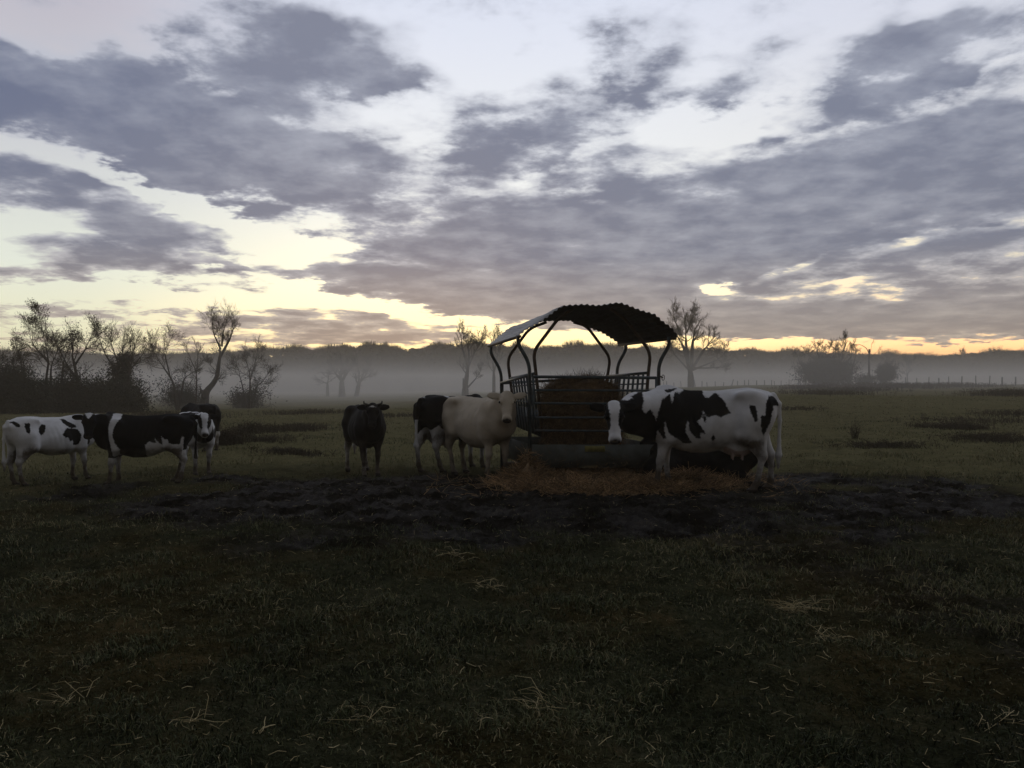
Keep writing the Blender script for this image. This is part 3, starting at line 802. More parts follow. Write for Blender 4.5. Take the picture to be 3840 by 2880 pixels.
# 9 ---- black cow lying in the straw
add_cow('black cow lying down on the straw behind the large black and white cow', 3.02, 12.72, -8, .95, (3.86, 12.42, .60), (.55, -.62, -.56), mat=BW, patch=lambda V: .1 + 0 * V[:, 0],
        head_patch=lambda L: np.minimum(.1, -ellipse_sd(L[:, (1, 0)], (-.02, .12), (.035, .05))) + np.where(L[:, 2] < -.02, .2, 0), lying=True, tail=False, h=.021, muddy=0.0)
# ------------------------------------------------------------------ roofed hay feeder
m_tube = noisy_mat('blue_green_painted_tube', (.060, .085, .095), (.045, .05, .05), scale=11, rough=0.42, bscale=120, bstr=.15, bdist=.002, metallic=0.3)
m_rust = noisy_mat('rusty_brown_tube', (.085, .055, .035), (.05, .036, .026), scale=14, rough=0.6, bscale=140, bstr=.3, bdist=.002)
m_sheet = noisy_mat('dull_sheet_steel', (.092, .105, .096), (.055, .058, .05), scale=5, rough=0.8, bscale=60, bstr=.15, bdist=.003, metallic=0.0, spec=.2)
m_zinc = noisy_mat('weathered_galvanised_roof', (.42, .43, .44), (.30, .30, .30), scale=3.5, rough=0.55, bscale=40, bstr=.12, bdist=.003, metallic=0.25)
m_under = noisy_mat('roof_underside_shade', (.045, .042, .038), (.028, .024, .02), scale=6, rough=0.85, spec=.1)  # shade beneath the barrel roof, painted in as a darker colour than the zinc
m_label = noisy_mat('faded_yellow_plate', (.24, .22, .05), (.15, .14, .04), scale=18, rough=0.6)
m_hay, hnt, hb = new_mat('hay')
_tc = tex_obj(hnt)
_f = noise_tex(hnt, _tc, 9.0, 6.0, .65); _g = noise_tex(hnt, _tc, 70.0, 3.0, .6)
_c = ramp(hnt, _f * 0.6 + _g * 0.4, [(0.30, (.030, .018, .010)), (0.48, (.125, .078, .038)), (0.62, (.22, .145, .072)), (0.75, (.32, .23, .12))])
def stalk_tint(nt_, col, lo, hi):
    a_ = nt_.nodes.new('ShaderNodeAttribute'); a_.attribute_name = 'stalk'
    t_ = ramp(nt_, a_.outputs['Fac'], [(0.0, (1, 1, 1)), (.01, (lo, lo, lo)), (1.0, hi)])
    return mix_rgb(nt_, 1.0, col, t_, 'MULTIPLY')
_c = stalk_tint(hnt, _c, .5, (2.0, 1.9, 1.7))
hnt.links.new(_c.s, hb.inputs['Base Color']); hb.inputs['Roughness'].default_value = .9; hb.inputs['Specular IOR Level'].default_value = .15
bump(hnt, hb, _g, .8, .02)

DF, DR = 12.6, 14.6
feeder = empty('hay_feeder', (1.25, 13.6, 0.0))
tag(feeder, 'roofed steel hay feeder with a curved corrugated roof standing among the cows', 'hay feeder')
FO = Vector(feeder.location)
def L(p): return Vector(p) - FO
def fp(px, py, d): return L(at(px, py, d))

# the four outer posts, cranked outwards to carry the eaves
def post(path, r, mat):
    mb = MB(); mb.tube(smooth_path(path, .16, 6), r, 12); return mb.build('post', mat, feeder)
def ground_at(px, d): p = at(px, 1500, d); return L((p.x, p.y, tz(p.x, p.y) - .05))
POSTS = [
    ([ground_at(1987, DF), fp(1986, 1362, DF), fp(1942, 1290, DF), fp(1943, 1256, DF)], .030),
    ([ground_at(1882, DR), fp(1880, 1392, DR), fp(1838, 1322, DR), fp(1846, 1288, DR)], .030),
    ([ground_at(2471, DF), fp(2470, 1360, DF), fp(2511, 1296, DF), fp(2508, 1262, DF)], .030),
    ([ground_at(2316, DR), fp(2314, 1370, DR), fp(2347, 1314, DR), fp(2347, 1290, DR)], .030),
]
for pth, r in POSTS: post(pth, r, m_tube)
# the two inner hoops: legs leaning out, then bent in under the ridge
HOOPS = [
    ([fp(2034, 1640, 12.9), fp(2010, 1400, 12.9), fp(2000, 1318, 12.9), fp(2100, 1186, 12.9), fp(2150, 1158, 12.9)], .028),
    ([fp(2415, 1640, 12.9), fp(2430, 1410, 12.9), fp(2440, 1322, 12.9), fp(2345, 1196, 12.9), fp(2290, 1158, 12.9)], .028),
    ([fp(1938, 1600, 14.3), fp(1912, 1416, 14.3), fp(1903, 1345, 14.3), fp(1985, 1232, 14.3), fp(2050, 1208, 14.3)], .027),
    ([fp(2252, 1600, 14.3), fp(2278, 1410, 14.3), fp(2289, 1342, 14.3), fp(2200, 1222, 14.3), fp(2150, 1208, 14.3)], .027),
]
for pth, r in HOOPS:
    mb = MB(); mb.tube(smooth_path(pth, .14, 6), r, 12); mb.build('roof_hoop', m_rust, feeder)

# corrugated barrel roof
def curve(pts, d, n, yoff=0.0):
    P = [fp(1750 + a * .4069, 1080 + b * .4069, d) for a, b in pts]
    s = [0.0]
    for i in range(1, len(P)): s.append(s[-1] + (P[i] - P[i - 1]).length)
    t = np.linspace(0, s[-1], n)
    A = np.array([tuple(p) for p in P])
    out = np.stack([np.interp(t, s, A[:, k]) for k in range(3)], 1)
    k = np.ones(9) / 9
    for c in (0, 2):                                       # ease the corners, the sheets are bent
        pad = np.pad(out[:, c], 4, mode='edge'); sm = np.convolve(pad, k, 'valid')
        w = np.clip(np.minimum(np.arange(n), np.arange(n)[::-1]) / 6.0, 0, 1)
        out[:, c] = out[:, c] * (1 - w) + sm * w
    return out, s[-1]
NEAR = [(490, 437), (540, 385), (600, 355), (660, 325), (710, 292), (790, 232), (870, 172), (940, 160), (1010, 158), (1080, 152), (1150, 158), (1205, 164), (1270, 156), (1340, 144), (1410, 136), (1480, 158), (1545, 184),
        (1600, 206), (1670, 226), (1740, 245), (1795, 300), (1860, 345), (1910, 388), (1950, 455)]
FAR = [(188, 532), (250, 490), (320, 428), (390, 372), (500, 350), (610, 325), (710, 305), (830, 300), (950, 302), (1040, 328), (1140, 372), (1250, 412), (1330, 462), (1372, 490), (1402, 522)]
N = 300
An, ln = curve(NEAR, 12.42, N); Af, lf = curve(FAR, 14.78, N)
NV = 9
def roof_sheet():
    vs = []; ph = np.linspace(0, 1, N) * 31 * 2 * math.pi
    for side in (0, 1):
        for j in range(NV):
            t = j / (NV - 1)
            A = An * (1 - t) + Af * t
            T = np.gradient(A, axis=0); nrm = np.stack([-T[:, 2], 0 * T[:, 0], T[:, 0]], 1); nrm /= np.linalg.norm(nrm, axis=1)[:, None]
            off = .0115 * np.sin(ph) + .012 * math.sin(j * 1.9) * np.sin(np.linspace(0, 9, N)) * (0 if j in (0, NV - 1) else 1) + side * .004
            vs.append(A + nrm * off[:, None])
    V = np.concatenate(vs); q = []
    I = lambda s, j, i: (s * NV + j) * N + i
    for j in range(NV - 1):
        i = np.arange(N - 1)
        q.append(np.stack([I(0, j, i), I(0, j, i + 1), I(0, j + 1, i + 1), I(0, j + 1, i)], 1))
        q.append(np.stack([I(1, j, i), I(1, j + 1, i), I(1, j + 1, i + 1), I(1, j, i + 1)], 1))
    i = np.arange(N - 1); j = np.arange(NV - 1)
    q.append(np.stack([I(0, 0, i), I(1, 0, i), I(1, 0, i + 1), I(0, 0, i + 1)], 1))
    q.append(np.stack([I(0, NV - 1, i), I(0, NV - 1, i + 1), I(1, NV - 1, i + 1), I(1, NV - 1, i)], 1))
    q.append(np.stack([I(0, j, 0), I(0, j + 1, 0), I(1, j + 1, 0), I(1, j, 0)], 1))
    q.append(np.stack([I(0, j, N - 1), I(1, j, N - 1), I(1, j + 1, N - 1), I(0, j + 1, N - 1)], 1))
    return V, np.concatenate(q)
V, Q = roof_sheet()
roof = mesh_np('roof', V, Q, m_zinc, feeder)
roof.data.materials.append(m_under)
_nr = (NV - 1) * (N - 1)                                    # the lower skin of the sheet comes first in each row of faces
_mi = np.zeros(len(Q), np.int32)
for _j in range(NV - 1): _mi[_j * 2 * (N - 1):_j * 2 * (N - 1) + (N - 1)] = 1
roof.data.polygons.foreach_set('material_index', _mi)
for k, e in ((0, (.015, -.012)), (N - 1, (-.02, -.012))):
    a = Vector(An[k]); b = Vector(Af[k]); o = Vector((e[0], 0, e[1]))
    mb = MB(); mb.tube([a + (b - a) * .02 + o, a + (b - a) * .98 + o], .024, 10); mb.build('eave_bar', m_rust, roof)

# gates at the front and back: five rails in a tube frame
def gate(xl, xr, ys, d, yl_extra=0, lean=0):
    g = MB()
    for k, (ya, yb) in enumerate(ys):
        g.tube([fp(xl, ya, d), fp(xr, yb, d)], .026 if k == 0 else .019, 10)
    g.tube([fp(xl, ys[0][0] - 4, d), fp(xl, ys[-1][0] + 6, d)], .021, 10)
    g.tube([fp(xr, ys[0][1] - 4, d), fp(xr, ys[-1][1] + 6, d)], .021, 10)
    return g.build('gate', m_tube, feeder)
gf = gate(2000, 2461, [(1413, 1417), (1463, 1465), (1512, 1515), (1566, 1566), (1615, 1617)], DF - .02)
mb = MB()                                                  # drop pin with its ring and chain at the gate's free end
c = fp(2482, 1416, DF - .05)
mb.tube([c + Vector((-.03, 0, .02)), c + Vector((.02, 0, -.0))], .012, 8)
mb.tube([c + Vector((.02 + .022 * math.cos(a), 0, .0 + .045 * math.sin(a))) for a in np.linspace(0, 2 * math.pi, 13)], .006, 6)
mb.build('latch', m_rust, feeder)
gate(1885, 2312, [(1437, 1414), (1478, 1462), (1522, 1508), (1563, 1552)], DR + .02)
# long side rails from post to post
for a, b in ((fp(1878, 1436, DR), fp(1985, 1407, DF)), (fp(2314, 1414, DR), fp(2470, 1418, DF))):
    mb = MB(); mb.tube([a + (b - a).normalized() * .03, b - (b - a).normalized() * .03], .024, 10); mb.build('side_rail', m_tube, feeder)
# leaning feed racks on both sides
def rack(t0, t1, b0, b1, nb):
    g = MB()
    g.tube([t0, t1], .024, 10)
    for f in (.17, .46, .72):
        g.tube([t0 + (b0 - t0) * f, t1 + (b1 - t1) * f], .013, 8)
    u0 = t0 + (b0 - t0) * .56; u1 = t1 + (b1 - t1) * .56; nn = Vector((.006, 0, .001))
    g.add([tuple(p + e) for e in (-nn, nn) for p in (u0, u1, b1, b0)], [(0, 1, 2, 3), (7, 6, 5, 4), (0, 4, 5, 1), (1, 5, 6, 2), (2, 6, 7, 3), (3, 7, 4, 0)])
    for k in range(1, nb):
        t = k / nb
        p = t0 + (t1 - t0) * t; q = b0 + (b1 - b0) * t
        g.tube([p, q], .02, 8)
    return g.build('feed_rack', m_tube, feeder)
rack(fp(1913, 1419, 14.3), fp(2008, 1400, 12.9), fp(1938, 1600, 14.3), fp(2034, 1640, 12.9), 9)
rack(fp(2279, 1411, 14.3), fp(2431, 1398, 12.9), fp(2252, 1600, 14.3), fp(2415, 1640, 12.9), 9)
# sheet-metal trough
tr = MB()
def wall(p, q, z0, z1, th=.012):
    p = Vector(p); q = Vector(q); d = (q - p); n = Vector((-d.y, d.x, 0)).normalized() * th / 2
    v = []
    for zz in (z0, z1):
        for s_, e_ in ((p, -1), (q, -1), (q, 1), (p, 1)): v.append((s_.x + e_ * n.x, s_.y + e_ * n.y, zz))
    tr.add(v, [(3, 2, 1, 0), (4, 5, 6, 7), (0, 1, 5, 4), (1, 2, 6, 5), (2, 3, 7, 6), (3, 0, 4, 7)])
fl, fr, bl, br = (L((.33, 12.58, 0)), L((2.36, 12.58, 0)), L((-.17, 14.58, 0)), L((1.97, 14.58, 0)))
wall(fl, fr, .225, .60); wall(fr, br, .225, .60); wall(br, bl, .225, .60); wall(bl, fl, .225, .60)
tr.add([(*fl.xy, .255), (*fr.xy, .255), (*br.xy, .255), (*bl.xy, .255), (*fl.xy, .245), (*fr.xy, .245), (*br.xy, .245), (*bl.xy, .245)], [(0, 1, 2, 3), (7, 6, 5, 4)])
trough = tr.build('trough', m_sheet, feeder, False)
mb = MB(); a = fp(2193, 1672, DF - .035); b = fp(2269, 1694, DF - .035)
mb.box((a + b) / 2, (b.x - a.x, .004, abs(b.z - a.z))); mb.build('yellow_plate', m_label, trough, False)
for p, q in ((fl, fr), (bl, br)):
    mb = MB(); mb.tube([Vector((p.x, p.y + .06, .07)), Vector((q.x, q.y + .06, .07))], .05, 8); mb.build('skid', m_rust, feeder)

# ------------------------------------------------------------------ straw: strands are ribbons bent once
def strands(P, D, length, width, curl, rng, mat, name, up=0.25):
    """Thin three-sided stalks laid at points P (n,3) along directions D (n,3)."""
    n = len(P)
    D = D / np.linalg.norm(D, axis=1)[:, None]
    side = np.cross(D, np.array((0, 0, 1.0)) + rng.normal(0, .4, (n, 3))); side /= np.maximum(np.linalg.norm(side, axis=1), 1e-6)[:, None]
    nor = np.cross(side, D)
    bend = (side * rng.normal(0, 1, (n, 1)) + nor * rng.normal(0, 1, (n, 1))) * curl
    pts = [P, P + D * length[:, None] * .5 + bend * length[:, None] * .25, P + D * length[:, None] + bend * length[:, None] * .2]
    V = []
    for k, p in enumerate(pts):
        w = width[:, None] * (1, .9, .6)[k]
        for a in (0, 2.1, 4.2): V.append(p + (side * math.cos(a) + nor * math.sin(a)) * w)
    V = np.stack(V, 1).reshape(-1, 3)
    base = (np.arange(n) * 9)[:, None]
    q = []
    for k in (0, 3):
        for a in range(3):
            b_ = (a + 1) % 3
            q.append(np.concatenate([base + k + a, base + k + b_, base + k + 3 + b_, base + k + 3 + a], 1))
    return V, np.concatenate(q)

# bale inside the feeder: a worn rounded block with stalks standing out of it
bale = empty('hay_bale', (1.20, 13.55, .26))
tag(bale, 'half eaten bale of brown hay inside the roofed hay feeder', 'hay bale')
def bale_surface():
    nu, nv = 90, 46; V = []
    for j in range(nv):
        t = j / (nv - 1) * math.pi
        for i in range(nu):
            a = 2 * math.pi * i / nu
            c, s = math.cos(a), math.sin(a); st, ct = math.sin(t), -math.cos(t)
            e = .42
            f = lambda v: math.copysign(abs(v) ** e, v)
            x, y, z = f(c) * f(st) * .68, f(s) * f(st) * .70, f(ct) * .69 + .69
            if z > 1.0: x *= 1 - (z - 1.0) * .5
            p = Vector((x, y, z))
            d = mnoise.fractal(p * 2.3, 1.0, 2.0, 5) * .11 + mnoise.noise(p * 9) * .035
            n = Vector((x, y, z - .7)).normalized()
            V.append(tuple(p + n * d))
    q = [(j * nu + i, j * nu + (i + 1) % nu, (j + 1) * nu + (i + 1) % nu, (j + 1) * nu + i) for j in range(nv - 1) for i in range(nu)]
    return np.array(V), np.array(q)
V, Q = bale_surface()
rng = np.random.default_rng(5)
pick = rng.integers(0, len(V), 9000)
Nn = V[pick] - np.array((0, 0, .7)); Nn /= np.linalg.norm(Nn, axis=1)[:, None]
D = Nn * .5 + rng.normal(0, .6, (9000, 3)) + np.array((0, 0, -.35))
SV, SQ = strands(V[pick] - Nn * .01, D, rng.uniform(.05, .24, 9000), rng.uniform(.0018, .0038, 9000), .6, rng, m_hay, 'x')
nh = 1500
hp_ = np.stack([rng.uniform(-.66, .66, nh), -.62 - rng.uniform(0, .25, nh), rng.uniform(.05, 1.0, nh) ** 1.4 * 1.2], 1)
SV2, SQ2 = strands(hp_, np.stack([rng.normal(0, .5, nh), -rng.uniform(.1, .8, nh), rng.normal(-.5, .5, nh)], 1), rng.uniform(.10, .34, nh), rng.uniform(.002, .004, nh), .8, rng, m_hay, 'x')
SQ = np.concatenate([SQ, SQ2 + len(SV)]); SV = np.concatenate([SV, SV2])
mesh_np('hay', np.concatenate([V, SV]), np.concatenate([Q, SQ + len(V)]), m_hay, bale, True, {'stalk': np.concatenate([np.zeros(len(V)), np.repeat(rng.uniform(.02, 1, 9000 + nh) ** 1.5 + .01, 9)])})

# spilt straw round the feeder
m_straw, snt, sb = new_mat('straw')
_tc = tex_obj(snt)
_f = noise_tex(snt, _tc, 2.4, 5.0, .65); _g = noise_tex(snt, _tc, 38.0, 3.0, .6)
_c = ramp(snt, _f * 0.55 + _g * 0.45, [(0.30, (.045, .029, .016)), (0.46, (.18, .118, .062)), (0.60, (.34, .235, .130)), (0.75, (.48, .37, .22))])
_c = stalk_tint(snt, _c, .45, (2.3, 2.15, 1.9))
snt.links.new(_c.s, sb.inputs['Base Color']); sb.inputs['Roughness'].default_value = .85; sb.inputs['Specular IOR Level'].default_value = .2
HEAPS = [  # x, y, rx, ry, height
    (.16, 12.2, .36, .28, .22), (.24, 12.46, .15, .14, .50), (.30, 12.38, .26, .2, .34), (.85, 12.15, .7, .25, .11), (1.6, 12.15, .6, .25, .10), (2.35, 12.0, .5, .3, .12), (2.72, 11.9, .45, .28, .20),
    (3.25, 12.05, .38, .26, .08), (.9, 12.78, .7, .2, .24), (1.75, 12.75, .7, .2, .23), (.40, 11.5, .45, .28, .08), (1.0, 11.35, .55, .32, .11), (1.75, 11.4, .55, .3, .10), (2.4, 11.45, .4, .26, .07), (3.0, 12.7, 1.0, .5, .06),
    (2.9, 11.55, .5, .25, .06)]
def heap_h(x, y):
    h = np.zeros_like(x)
    for a, b, ra, rb, hh in HEAPS:
        r2 = ((x - a) / ra) ** 2 + ((y - b) / rb) ** 2
        h = np.maximum(h, hh * np.exp(-1.3 * r2))
    return h
gx = np.linspace(-1.3, 4.6, 240); gy = np.linspace(10.7, 13.6, 110)
X, Y = np.meshgrid(gx, gy); H = heap_h(X, Y)
bn = np.array([[mnoise.fractal(Vector((a * 5, b * 5, 0)), .9, 2.1, 4) for a in gx] for b in gy])
Z = terrain(X, Y) + H * (1 + 1.1 * bn) + .05 * bn - .06
V = np.stack([X, Y, Z], -1).reshape(-1, 3)
i, j = np.meshgrid(np.arange(239), np.arange(109)); b0 = (j * 240 + i).ravel()
Q = np.stack([b0, b0 + 1, b0 + 241, b0 + 240], 1)
keep = (H.ravel()[Q].max(1) > .012)
Q = Q[keep]
ns = 34000
sx = rng.uniform(-1.3, 4.6, ns * 3); sy = rng.uniform(10.7, 13.3, ns * 3); sh = heap_h(sx, sy)
ok = sh * 9 + .006 > rng.uniform(0, 1, ns * 3)
sx, sy, sh = sx[ok][:ns], sy[ok][:ns], sh[ok][:ns]; n = len(sx)
P = np.stack([sx, sy, terrain(sx, sy) + sh * rng.uniform(.85, 1.08, n) + .004], 1)
a = rng.uniform(0, 2 * math.pi, n)
D = np.stack([np.cos(a), np.sin(a), rng.normal(.10, .42, n)], 1)
SV, SQ = strands(P, D, rng.uniform(.06, .26, n), rng.uniform(.0022, .0048, n), .6, rng, m_straw, 'x')
o = mesh_np('spilt_straw', np.concatenate([V, SV]), [np.concatenate([Q, SQ + len(V)])], m_straw, None, True, {'stalk': np.concatenate([np.zeros(len(V)), np.repeat(rng.uniform(.02, 1, n) ** 1.6 + .01, 9)])})
tag(o, 'orange brown straw spilt on the mud in front of the hay feeder', 'straw', kind='stuff')
# ------------------------------------------------------------------ bare winter trees
m_bark = noisy_mat('winter_bark', (.050, .042, .034), (.024, .021, .018), scale=5, rough=.9, bscale=30, bstr=.5, bdist=.02, spec=.15)
m_twig = noisy_mat('winter_twigs', (.044, .032, .022), (.027, .020, .014), scale=3, rough=.9, spec=.1)
m_leaf = noisy_mat('withered_leaves', (.050, .040, .020), (.024, .022, .014), scale=8, rough=.85, spec=.1)
m_ivy = noisy_mat('dark_evergreen_leaves', (.022, .028, .018), (.012, .015, .010), scale=2, rough=.7, spec=.2)

def segs_mesh(segs, sides):
    """Tapered prisms for (p0, p1, r0, r1) rows."""
    S_ = np.array(segs, float); p0 = S_[:, 0:3]; p1 = S_[:, 3:6]; r0 = S_[:, 6]; r1 = S_[:, 7]
    d = p1 - p0; d /= np.maximum(np.linalg.norm(d, axis=1), 1e-9)[:, None]
    ref = np.where(np.abs(d[:, 2:3]) < .9, np.array((0, 0, 1.0)), np.array((1.0, 0, 0)))
    u = np.cross(d, ref); u /= np.linalg.norm(u, axis=1)[:, None]; w = np.cross(d, u)
    n = len(S_); V = np.empty((n, 2 * sides, 3))
    for k in range(sides):
        a = 2 * math.pi * k / sides; o = u * math.cos(a) + w * math.sin(a)
        V[:, k] = p0 + o * r0[:, None]; V[:, sides + k] = p1 + o * r1[:, None]
    base = (np.arange(n) * 2 * sides)[:, None]
    q = [np.concatenate([base + k, base + (k + 1) % sides, base + sides + (k + 1) % sides, base + sides + k], 1) for k in range(sides)]
    return V.reshape(-1, 3), np.concatenate(q)

def leaf_mesh(P, size, rng):
    n = len(P); a = rng.normal(0, 1, (n, 3)); a /= np.linalg.norm(a, axis=1)[:, None]
    b = np.cross(a, rng.normal(0, 1, (n, 3))); b /= np.linalg.norm(b, axis=1)[:, None]
    s = size * rng.uniform(.5, 1.2, (n, 1))
    V = np.stack([P - a * s, P + b * s * .55, P + a * s, P - b * s * .55], 1).reshape(-1, 3)
    return V, np.arange(n * 4).reshape(n, 4)

class Grow:
    def __init__(self, seed, wig=.22, up=.10, twig=.013):
        self.r = random.Random(seed); self.wig = wig; self.up = up; self.twig = twig
        self.big = []; self.small = []; self.tips = []
    def rv(self): return Vector((self.r.gauss(0, 1), self.r.gauss(0, 1), self.r.gauss(0, 1)))
    def limb(self, p, d, length, r, level, kids, spread, shrink=.72, taper=.42):
        """One limb of several bent lengths, with side limbs along it."""
        n = 4 if level < 2 else 3
        pts = [p]; d = d.normalized(); step = length / n; rr = [r]
        for i in range(n):
            d = (d + self.rv() * self.wig * (.6 if level == 0 else 1) + Vector((0, 0, self.up))).normalized()
            p = p + d * step; pts.append(p); rr.append(max(self.twig * .8, r * (1 - (1 - taper) * (i + 1) / n)))
        dst = self.big if level <= 1 else self.small
        for i in range(n): dst.append((*pts[i], *pts[i + 1], rr[i], rr[i + 1]))
        if level >= len(kids):
            self.tips.append(pts[-1]); self.tips.append(pts[-2]); return
        k = kids[level]
        for c in range(k):
            t = .25 + .75 * (c + self.r.random()) / k
            i = min(int(t * n), n - 1); q = pts[i].lerp(pts[i + 1], t * n - i)
            ax = (pts[i + 1] - pts[i]).normalized()
            side = ax.cross(self.rv()).normalized()
            ang = spread * self.r.uniform(.6, 1.25)
            nd = ax * math.cos(ang) + side * math.sin(ang)
            L_ = length * shrink * self.r.uniform(.65, 1.15) * (1.15 - .4 * t)
            self.limb(q, nd, L_, max(self.twig, rr[i] * .50), level + 1, kids, spread, shrink, taper)
        self.limb(pts[-1], d, length * shrink * .9, rr[-1], level + 1, kids, spread, shrink, taper)

def finish_tree(g, name, loc, label, trunk_paths, group=None, leaves=0, leaf_size=.06, cat='tree', seed=1, ivy=None):
    root = empty(name, loc); tag(root, label, cat, group)
    rng_ = np.random.default_rng(seed)
    mb = MB()
    for pts, rr in trunk_paths: mb.tube(pts, rr, 9)
    V, Q = segs_mesh(g.big, 5) if g.big else (np.zeros((0, 3)), np.zeros((0, 4), int))
    if len(V): mb.add(V, Q)
    mb.build('trunk', m_bark, root)
    V, Q = segs_mesh(g.small, 3)
    o = mesh_np('crown', V, Q, m_twig, root)
    if leaves:
        T = np.array([tuple(t) for t in g.tips]); P = T[rng_.integers(0, len(T), leaves)] + rng_.normal(0, .10, (leaves, 3))
        V2, Q2 = leaf_mesh(P, leaf_size, rng_)
        tag(mesh_np('withered_foliage', V2, Q2, m_leaf, root, False), kind='stuff')
    if ivy is not None:
        P = ivy_points(ivy, rng_)
        V2, Q2 = leaf_mesh(P, .085, rng_)
        tag(mesh_np('ivy', V2, Q2, m_ivy, root, False), kind='stuff')
    return root

def ivy_points(blobs, rng_):
    out = []
    for (c, r, n) in blobs:
        u = rng_.normal(0, 1, (n, 3)); u /= np.linalg.norm(u, axis=1)[:, None]
        rad = np.abs(rng_.normal(.62, .30, (n, 1))) * (1 + .30 * np.sin(u[:, :1] * 5 + 2 + r[0]) * np.cos(u[:, 2:3] * 7 + r[1] * 3))
        out.append(np.array(c) + u * rad * np.array(r))
    return np.concatenate(out)

def px_local(px, py, d, base):
    return at(px, py, d) - Vector(base)
def base_at(px, d):
    p = at(px, 1450, d); return Vector((p.x, p.y, tz(p.x, p.y) - .1))

GAIN = .92
def tree(name, label, px, d, stems, kids=(4, 4, 4), spread=.7, seed=1, shrink=.72, wig=.2, up=.09, twig=.0075, leaves=0, leaf_size=.06, group=None, ivy=None, cut=.68, gain=1.0):
    """stems: list of (polyline in photo pixels from the foot up, foot radius, top radius, crown length, first-level kids)."""
    b = base_at(px, d); g = Grow(seed, wig, up, twig); tp = []
    for i_s, (poly, r0, r1, ln, dep) in enumerate(stems):
        pts = [px_local(x, y, d + dep + .6 * math.sin(seed + i * 1.7) * (i > 0) * (i_s == 0 or poly[0][1] >= 1495), b) for i, (x, y) in enumerate(poly)]
        if i_s == 0 or poly[0][1] >= 1495: pts[0].z = min(pts[0].z, 0.0)
        n = len(pts); rr = [.68 * (r0 + (r1 - r0) * i / (n - 1)) for i in range(n)]; rr[0] *= 1.25 if i_s == 0 else 1.0
        if ln > 0:                                         # the stem breaks up into limbs below its top
            ls = [0.0]
            for i in range(1, n): ls.append(ls[-1] + (pts[i] - pts[i - 1]).length)
            c_ = ls[-1] * cut; k_ = next(i for i in range(1, n) if ls[i] >= c_ - 1e-9); t_ = (c_ - ls[k_ - 1]) / (ls[k_] - ls[k_ - 1])
            pts = pts[:k_] + [pts[k_ - 1].lerp(pts[k_], t_)]; rr = rr[:k_] + [(rr[k_ - 1] * (1 - t_) + rr[k_] * t_) * .85]; n = len(pts)
            r1 = rr[-1]
        sp = smooth_path(pts, .5, 3); rs = list(np.interp(np.linspace(0, 1, len(sp)), np.linspace(0, 1, n), rr))
        tp.append((sp, rs))
        if ln <= 0: continue
        m = len(sp)
        dirn = (sp[-1] - sp[-2]).normalized()
        ln *= GAIN * gain
        g.limb(sp[-1], dirn, ln, r1 * .8, 0, kids, spread, shrink)
        for c in range(4):                                 # side limbs from the upper trunk
            i = g.r.randint(max(1, int(m * .55)), m - 1)
            ax = (sp[i] - sp[i - 1]).normalized(); sd = ax.cross(g.rv()).normalized()
            g.limb(sp[i], ax * .6 + sd * .8, ln * g.r.uniform(.55, .85), r1 * .5, 1, kids, spread, shrink)
    iv = None
    if ivy: iv = [(tuple(px_local(x, y, d, b)), r, n) for x, y, r, n in ivy]
    return finish_tree(g, name, b, label, tp, group, leaves, leaf_size, seed=seed, ivy=iv)

GL, GM, GR = 'bare trees in the thicket on the left', 'misty trees in the middle distance', 'trees along the fence on the right'
K3 = (5, 5, 5); K3b = (6, 6, 5)
tree('bare_tree', 'small leafy bare tree cut by the left edge of the picture', 12, 50, [([(5, 1530), (12, 1430), (20, 1370)], .10, .05, 1.5, 0), ([(20, 1530), (45, 1430), (52, 1360)], .07, .04, 1.3, .4)], K3, seed=3, leaves=900, group=GL)
tree('bare_tree', 'thin young bare tree, second from the left edge', 95, 52, [([(98, 1530), (95, 1430), (85, 1340), (80, 1290)], .08, .03, 1.1, 0), ([(96, 1430), (70, 1330), (60, 1290)], .05, .025, 1.0, .2)], (4, 4, 4), seed=5, leaves=300, group=GL)
tree('bare_tree', 'tall twin stemmed bare tree with one long shoot above the thicket', 184, 54, [([(175, 1540), (172, 1430), (182, 1360), (165, 1240)], .16, .06, 1.7, 0), ([(192, 1540), (190, 1400), (200, 1300)], .14, .06, 1.6, .5), ([(180, 1360), (130, 1300), (105, 1250)], .07, .04, 1.4, .2), ([(165, 1260), (145, 1190)], .05, .03, .95, 0)],
     K3b, seed=7, leaves=1800, leaf_size=.055, group=GL)
tree('bare_tree', 'bare tree with dense crooked crown and leaning trunk in the thicket', 292, 55, [([(300, 1540), (292, 1430), (275, 1350), (272, 1270)], .24, .10, 1.7, 0), ([(295, 1430), (255, 1375), (220, 1310)], .13, .06, 1.5, -.4), ([(280, 1370), (320, 1310), (335, 1280)], .11, .06, 1.4, .4), ([(232, 1540), (228, 1440), (240, 1350), (235, 1270)], .11, .06, 1.4, .8)],
     K3b, seed=9, leaves=1900, leaf_size=.06, group=GL)
tree('bare_tree', 'wide many stemmed bare tree with ivy covered foot', 460, 57, [([(455, 1540), (455, 1420), (435, 1330), (418, 1290)], .20, .09, 1.8, 0), ([(462, 1540), (460, 1400), (465, 1300)], .20, .09, 1.9, .5), ([(470, 1540), (485, 1390), (512, 1310)], .17, .08, 1.7, -.4), ([(455, 1420), (395, 1330), (370, 1260)], .10, .05, 1.6, .3), ([(480, 1400), (540, 1320)], .08, .05, 1.5, 0)],
     K3b, spread=.6, seed=11, leaves=1300, leaf_size=.05, group=GL, ivy=[(460, 1470, (1.5, 1.1, 1.5), 5200), (450, 1400, (1.0, .9, 1.1), 3000), (465, 1350, (.6, .6, .6), 900)])
